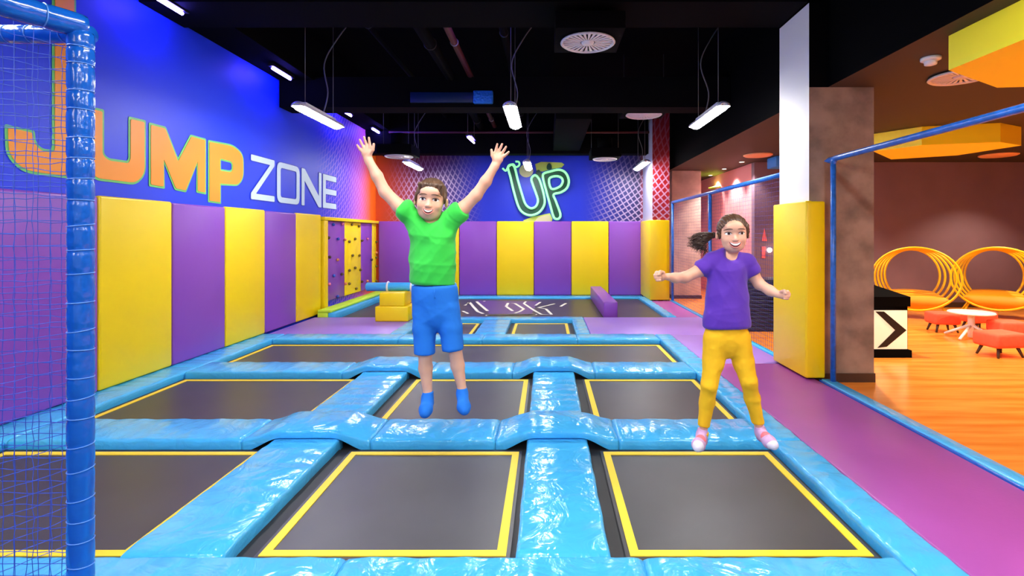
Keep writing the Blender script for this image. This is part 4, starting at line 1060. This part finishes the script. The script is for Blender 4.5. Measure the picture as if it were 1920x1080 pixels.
open_hand(f, (928, 311), (934, 298), [(928.5, 286), (935, 284), (941.5, 287), (946, 292)], [(932.5, 270), (941.5, 270), (949, 275), (954, 285)], [(928, 300), (923, 292), (921.5, 281)], -0.02)
V, Q = f.mesh(); V = smoothv(V, Q, 1, 0.4)
lowz = V[:, 2].min()
boy = fin('person', to_mesh(V, Q), skin, None, True)
tag(boy, 'child in green shirt and blue shorts jumping with both arms raised', 'person')
fc = Face(V, bh_c, bh_s, bh_R, boy)
fc.eyes(0.152, -0.015, 0.074, 0.034, 0.09, 0.0, hair1); fc.mouth(-0.285, 0.115, 0.055, 0.05)
# hair
hf = Field(bh_c-0.17, bh_c+0.17, 0.0032)
hg = lambda *p: bh_c+bh_R@(np.array(p)*bh_s)
hf.ell(hg(0, 0.075, 0.13), np.array((0.362, 0.44, 0.395))*bh_s, bh_R, 0.002)
hf.clip(hg(0, -0.40, 0.205), bh_R@np.array((0, -0.46, -0.88)))
for sx in (-1, 1):
    hf.ell(hg(sx*0.42, 0.05, -0.08), np.array((0.15, 0.12, 0.15))*bh_s, bh_R, 0.004, 's')
    hf.ell(hg(sx*0.345, -0.10, 0.04), np.array((0.03, 0.055, 0.12))*bh_s, bh_R, 0.01)
for k_ in range(9):   # ragged fringe
    x = -0.24+0.06*k_; hf.cone(hg(x, -0.30, 0.33), hg(x+0.03*math.sin(k_*2.1), -0.345+0.25*x*x*3, 0.175+0.03*math.cos(k_*1.7)+0.25*x*x), 0.055*bh_s, 0.018*bh_s, 0.008)
V, Q = hf.mesh(); n_ = vnorm(V, Q); L = (V-bh_c)@bh_R/bh_s; ang = np.arctan2(L[:, 0], L[:, 1]-0.1)
V = V+n_*(0.0010*np.sin(ang*46+3*np.sin(L[:, 2]*9))+0.0010*np.sin(ang*23+L[:, 2]*14))[:, None]
fin('hair', to_mesh(V, Q), hair1, boy, True)
# shirt
f = Field(P(735, 545)-np.array((0, 0.16, 0)), P(885, 375)+np.array((0, 0.18, 0)), 0.005)
f.cone(P(782, 418, 0.02), P(842, 418, 0.02), r_(16), r_(16), 0.03, 0.85)
f.chain([P(811, 440, 0.02), P(811, 480, 0.02), P(811, 515, 0.018), P(811, 560, 0.018)], [r_(41), r_(37.5), r_(36), r_(38)], 0.03, 0.66)
for pts, cp, dr in (([P(782, 416, 0.02), P(760, 396, 0.012), P(735, 372, 0.01)], P(755, 391, 0.01), armL[1]-armL[0]), ([P(842, 416, 0.02), P(859, 399, 0.012), P(885, 375, 0.01)], P(865, 393, 0.01), armR[1]-armR[0])):
    q_ = f.like(); q_.chain(pts, [r_(16), r_(15), r_(14.5)], 0.02); q_.clip(cp, dr); f.union(q_)
f.clip(P(811, 532), (-0.10, 0.0, -1), P(700, 580, -0.25), P(930, 500, 0.25))
f.cone(P(808, 388, -0.01), P(809, 402, -0.02), r_(21), r_(18), 0.008, op='s')
cloth('t_shirt', f, greenc, boy, 0.012, 3, ((16, 1.0), (30, 0.6)), ridge=True)
# shorts
f = Field(P(755, 680)-np.array((0, 0.18, 0)), P(885, 520)+np.array((0, 0.2, 0)), 0.005)
f.cone(P(814, 525, 0.02), P(815, 550, 0.02), r_(36.5), r_(39), 0.02, 0.68); f.cone(P(815, 550, 0.02), P(817, 582, 0.02), r_(39), r_(41), 0.03, 0.64)
for pts, cp, dr in (([P(797, 580, 0.02), P(796, 615, 0.015), P(796, 680, 0.0)], P(797, 663), (0, 0, -1)), ([P(840, 580, 0.02), P(845, 615, 0.015), P(851, 680, 0.0)], P(850, 656), (0.1, 0, -1))):
    q_ = f.like(); q_.chain(pts, [r_(21), r_(20.5), r_(18)], 0.015); q_.clip(cp, dr); f.union(q_, 0.015)
f.clip(P(814, 536), (0.0, 0.0, 1))
sh = cloth('shorts', f, bluec, boy, 0.005, 5, ((16, 1.0), (32, 0.5)), ridge=True)
tube('drawstring', [Vector(P(815, 541, -0.075)), Vector(P(814, 550, -0.085)), Vector(P(816, 560, -0.09))], 0.0025, bluec, sh, 6)
# socks
def sock(par, top, ank, heel, ball, toe, mat, mats=None, clipn=(0, 0, 1), rb=11.5):
    P_ = [np.array(q) for q in (top, ank, heel, ball, toe)]
    f = Field(np.min(P_, 0)-0.07, np.max(P_, 0)+0.07, 0.004)
    f.chain([P_[0], P_[1]], [r_(9.6), r_(9.4)], 0.015); f.cone(P_[1], P_[2], r_(9.4), r_(9.2), 0.015)
    f.cone(P_[2], P_[3], r_(9.0), r_(rb), 0.02); f.cone(P_[1], P_[3], r_(8.8), r_(rb-2), 0.02); f.cone(P_[3], P_[4], r_(rb), r_(rb-2.6), 0.015)
    f.clip(P_[0], clipn)
    return cloth('sock', f, mat, par, 0.0012, 9, sm=1)
sock(boy, P(803, 734, 0.03), P(801, 746, 0.03), P(803, 755, 0.045), P(798, 769, -0.03), P(796, 775, -0.05), bluec)
sock(boy, P(866, 727, 0.03), P(867, 738, 0.03), P(868, 748, 0.045), P(870, 763, -0.03), P(871, 769, -0.05), bluec)

# ---- the girl ------------------------------------------------------------
gh_c = P(1374, 437, 0.0); gh_s = r_(71); gh_R = head_R(-11, -2, 2)
f = Field(P(1215, 870)-np.array((0, 0.24, 0)), P(1495, 392)+np.array((0, 0.24, 0)), 0.0042)
add_head(f, gh_c, gh_s, gh_R, 1.06)
f.cone(P(1374, 465, 0.02), P(1372, 488, 0.03), r_(9.8), r_(12), 0.02)
f.chain([P(1350, 494, 0.03), P(1390, 494, 0.03)], [r_(11), r_(11)], 0.03)
f.cone(P(1363, 505, 0.025), P(1362, 560, 0.02), r_(30), r_(27), 0.03, 0.58); f.cone(P(1362, 560, 0.02), P(1363, 620, 0.02), r_(27), r_(30), 0.03, 0.6)
f.chain([P(1343, 640, 0.02), P(1332, 715, 0.0), P(1327, 750, 0.03), P(1319, 806, 0.04)], [r_(19), r_(13), r_(12), r_(7.5)])
f.chain([P(1384, 640, 0.02), P(1402, 710, 0.0), P(1410, 745, 0.03), P(1423, 802, 0.04)], [r_(19), r_(13), r_(12), r_(7.5)])
gL = [P(1330, 492, 0.03), P(1312, 507, 0.03), P(1284, 520, 0.0), P(1266, 521, -0.05), P(1252, 519, -0.09)]
gR = [P(1400, 495, 0.03), P(1411, 514, 0.03), P(1424, 533, 0.02), P(1444, 545, -0.04), P(1459, 552, -0.08)]
f.chain(gL, [r_(12.5), r_(11.5), r_(10), r_(9), r_(6.8)], 0.015); f.chain(gR, [r_(12.5), r_(11.5), r_(10), r_(9.2), r_(6.8)], 0.015)
def fist(f, c, dirx, dy, s=1.0):
    """closed hand: palm, four curled fingers side by side, thumb folded over them"""
    x, y = c
    f.ell(P(x, y, dy), (r_(9*s), r_(8*s), r_(9*s)), None, 0.01)
    for k_ in range(4):
        yy = y-7.2*s+4.6*s*k_; ex = (1.0, 1.25, 1.15, 0.85)[k_]
        kn = P(x+dirx*8.2*s*ex, yy, dy-0.004); md = P(x+dirx*9.6*s*ex, yy+0.6, dy-0.026*s); tp = P(x+dirx*1.5*s, yy+0.8, dy-0.034*s)
        f.cone(P(x, yy*0.6+y*0.4, dy+0.004), kn, r_(3.6*s), r_(3.2*s), 0.006); f.cone(kn, md, r_(3.1*s), r_(2.8*s), 0.003); f.cone(md, tp, r_(2.8*s), r_(2.4*s), 0.003)
    f.cone(P(x-dirx*4*s, y-7*s, dy-0.014*s), P(x+dirx*2*s, y-8.5*s, dy-0.034*s), r_(3.3*s), r_(3.0*s), 0.006); f.cone(P(x+dirx*2*s, y-8.5*s, dy-0.034*s), P(x+dirx*4.5*s, y-3*s, dy-0.042*s), r_(3.0*s), r_(2.5*s), 0.003)
fist(f, (1240, 518), -1, -0.10); fist(f, (1469, 553), 1, -0.09, 0.92)
V, Q = f.mesh(); V = smoothv(V, Q, 1, 0.4)
girl = fin('person', to_mesh(V, Q), skin, None, True)
tag(girl, 'child with side ponytail in violet shirt and yellow leggings jumping with fists out', 'person')
fc = Face(V, gh_c, gh_s, gh_R, girl)
fc.eyes(0.165, -0.005, 0.076, 0.036, 0.10, 0.01, hair2); fc.mouth(-0.275, 0.145, 0.075, 0.055)
hf = Field(gh_c-0.17, gh_c+0.17, 0.0032); hg = lambda *p: gh_c+gh_R@(np.array(p)*gh_s)
hf.ell(hg(0, 0.085, 0.115), np.array((0.392, 0.45, 0.40))*gh_s, gh_R, 0.002)
hf.clip(hg(0, -0.36, 0.285), gh_R@np.array((0, -0.62, -0.785)))
for sx in (-1, 1):
    hf.ell(hg(sx*0.345, -0.07, 0.04), np.array((0.05, 0.10, 0.19))*gh_s, gh_R, 0.02)
    hf.ell(hg(sx*0.41, 0.05, -0.09), np.array((0.09, 0.09, 0.12))*gh_s, gh_R, 0.004, 's')
hf.ell(hg(0, -0.36, 0.22), np.array((0.17, 0.12, 0.10))*gh_s, gh_R, 0.02, 's')
V, Q = hf.mesh(); n_ = vnorm(V, Q); L = (V-gh_c)@gh_R/gh_s; q_ = np.arctan2(L[:, 0], L[:, 2]+0.4)
V = V+n_*(0.0012*np.sin(q_*70+4*np.sin(L[:, 1]*5))+0.0010*np.sin(q_*37+L[:, 1]*6))[:, None]
fin('hair', to_mesh(V, Q), hair2, girl, True)
parts = []; rs = random.Random(11)
root = P(1340, 441, 0.06)
for i in range(260):
    a = rs.random(); b = rs.random(); tipx = 1288+34*a+rs.uniform(-2, 2); tipy = 444+38*b*(0.5+0.5*a)+5*a
    dz = rs.uniform(-0.04, 0.05); w_ = rs.uniform(-3, 3)
    pts = [root+rs.uniform(-1, 1)*np.array((0.006, 0.010, 0.011)), P(1327+rs.uniform(-3, 2), 437+14*b+rs.uniform(-3, 3), 0.06+dz*0.5), P(1312+rs.uniform(-6, 4)-(1-a)*4, 438+26*b+w_, 0.06+dz),
           P(tipx+5+3*math.sin(i), (tipy+445)/2+6*b+w_, 0.06+dz), P(tipx, tipy, 0.055+dz)]
    C_ = catmull(pts, 5); n0 = len(C_); parts.append(tube_data(C_, [0.0034*(1-0.8*(k_/(n0-1))**2)*(0.6+0.4*math.sin(math.pi*min(1, k_/6+0.2))) for k_ in range(n0)], 5))
V, Fc = merge(parts); pt = obj('ponytail', V, Fc, hair3, girl, True)
ring_at('hair_tie', Vector(P(1338, 441, 0.06)), Vector((1, 0, 0.05)).normalized(), 0.014, lash, pt, 0.005)
# shirt
f = Field(P(1290, 630)-np.array((0, 0.16, 0)), P(1440, 465)+np.array((0, 0.18, 0)), 0.005)
f.chain([P(1337, 489, 0.03), P(1362, 484, 0.035), P(1396, 491, 0.03)], [r_(14), r_(14), r_(14)], 0.03, 0.9)
f.chain([P(1363, 510, 0.025), P(1362, 560, 0.02), P(1362, 600, 0.018), P(1362, 640, 0.018)], [r_(36), r_(34), r_(38), r_(41)], 0.03, 0.68)
for pts, cp, dr in (([P(1335, 490, 0.03), P(1316, 504, 0.03), P(1290, 524, 0.02)], P(1313, 506, 0.03), gL[1]-gL[0]), ([P(1398, 493, 0.03), P(1409, 511, 0.03), P(1422, 536, 0.03)], P(1411, 514, 0.03), gR[1]-gR[0])):
    q_ = f.like(); q_.chain(pts, [r_(14), r_(13.6), r_(13)], 0.02); q_.clip(cp, dr); f.union(q_)
f.clip(P(1362, 613), (0.03, 0.0, -1), P(1270, 670, -0.25), P(1450, 585, 0.25))
f.cone(P(1374, 457, 0.0), P(1374, 475, -0.03), r_(19), r_(16.5), 0.006, op='s')
cloth('t_shirt', f, purpc, girl, 0.010, 13, ((13, 1.0), (24, 0.5)), ridge=True)
# leggings
f = Field(P(1280, 830)-np.array((0, 0.18, 0)), P(1450, 598)+np.array((0, 0.2, 0)), 0.0045)
f.cone(P(1362, 605, 0.02), P(1363, 632, 0.02), r_(36.5), r_(39.5), 0.03, 0.64)
f.chain([P(1342, 636, 0.02), P(1337, 680, 0.015), P(1330, 722, -0.005), P(1326, 752, 0.025), P(1318, 806, 0.04), P(1316, 822, 0.04)], [r_(23), r_(18.5), r_(14.2), r_(13.5), r_(10), r_(9.5)], 0.015)
f.chain([P(1384, 636, 0.02), P(1394, 680, 0.015), P(1404, 715, -0.005), P(1410, 745, 0.025), P(1423, 800, 0.04), P(1426, 814, 0.04)], [r_(22), r_(18.5), r_(14.2), r_(13.5), r_(10), r_(9.5)], 0.015)
f.clip(P(1318, 803), (-0.1, 0, -1), P(1270, 850, -0.25), P(1370, 770, 0.25)); f.clip(P(1422, 797), (0.15, 0, -1), P(1372, 850, -0.25), P(1470, 770, 0.25)); f.clip(P(1362, 608), (0, 0, 1))
cloth('leggings', f, yelc, girl, 0.003, 17, ((30, 1.0), (60, 0.5)), ridge=True)
def girl_sock(top, ank, heel, ball, toe, n):
    o = sock(girl, top, ank, heel, ball, toe, sockp, clipn=n, rb=11)
    f = Field(np.minimum(ball, toe)-0.06, np.maximum(ball, toe)+0.06, 0.004); f.cone(np.array(ball)*0.55+np.array(toe)*0.45, toe, r_(11.3), r_(9.3), 0.01)
    d_ = np.array(toe)-np.array(ball); f.clip(np.array(ball)*0.5+np.array(toe)*0.5, -d_); cloth('sock_toe', f, sockw, o, 0.0005, 2, sm=1)
    m_ = np.array(ank)*0.35+np.array(ball)*0.65+np.array((0, -0.012, 0.008)); f = Field(m_-0.06, m_+0.06, 0.004); f.cone(m_+0.15*(np.array(ank)-m_), m_+0.35*(np.array(ball)-m_), r_(9.6), r_(9.8), 0.01); cloth('sock_patch', f, sockr, o, 0.0005, 2, sm=1)
girl_sock(P(1318, 803, 0.04), P(1316, 816, 0.04), P(1316, 826, 0.05), P(1310, 834, -0.05), P(1308, 838, -0.085), (0.1, 0, 1))
girl_sock(P(1423, 798, 0.04), P(1426, 810, 0.04), P(1428, 818, 0.05), P(1442, 829, -0.05), P(1450, 834, -0.08), (-0.15, 0, 1))
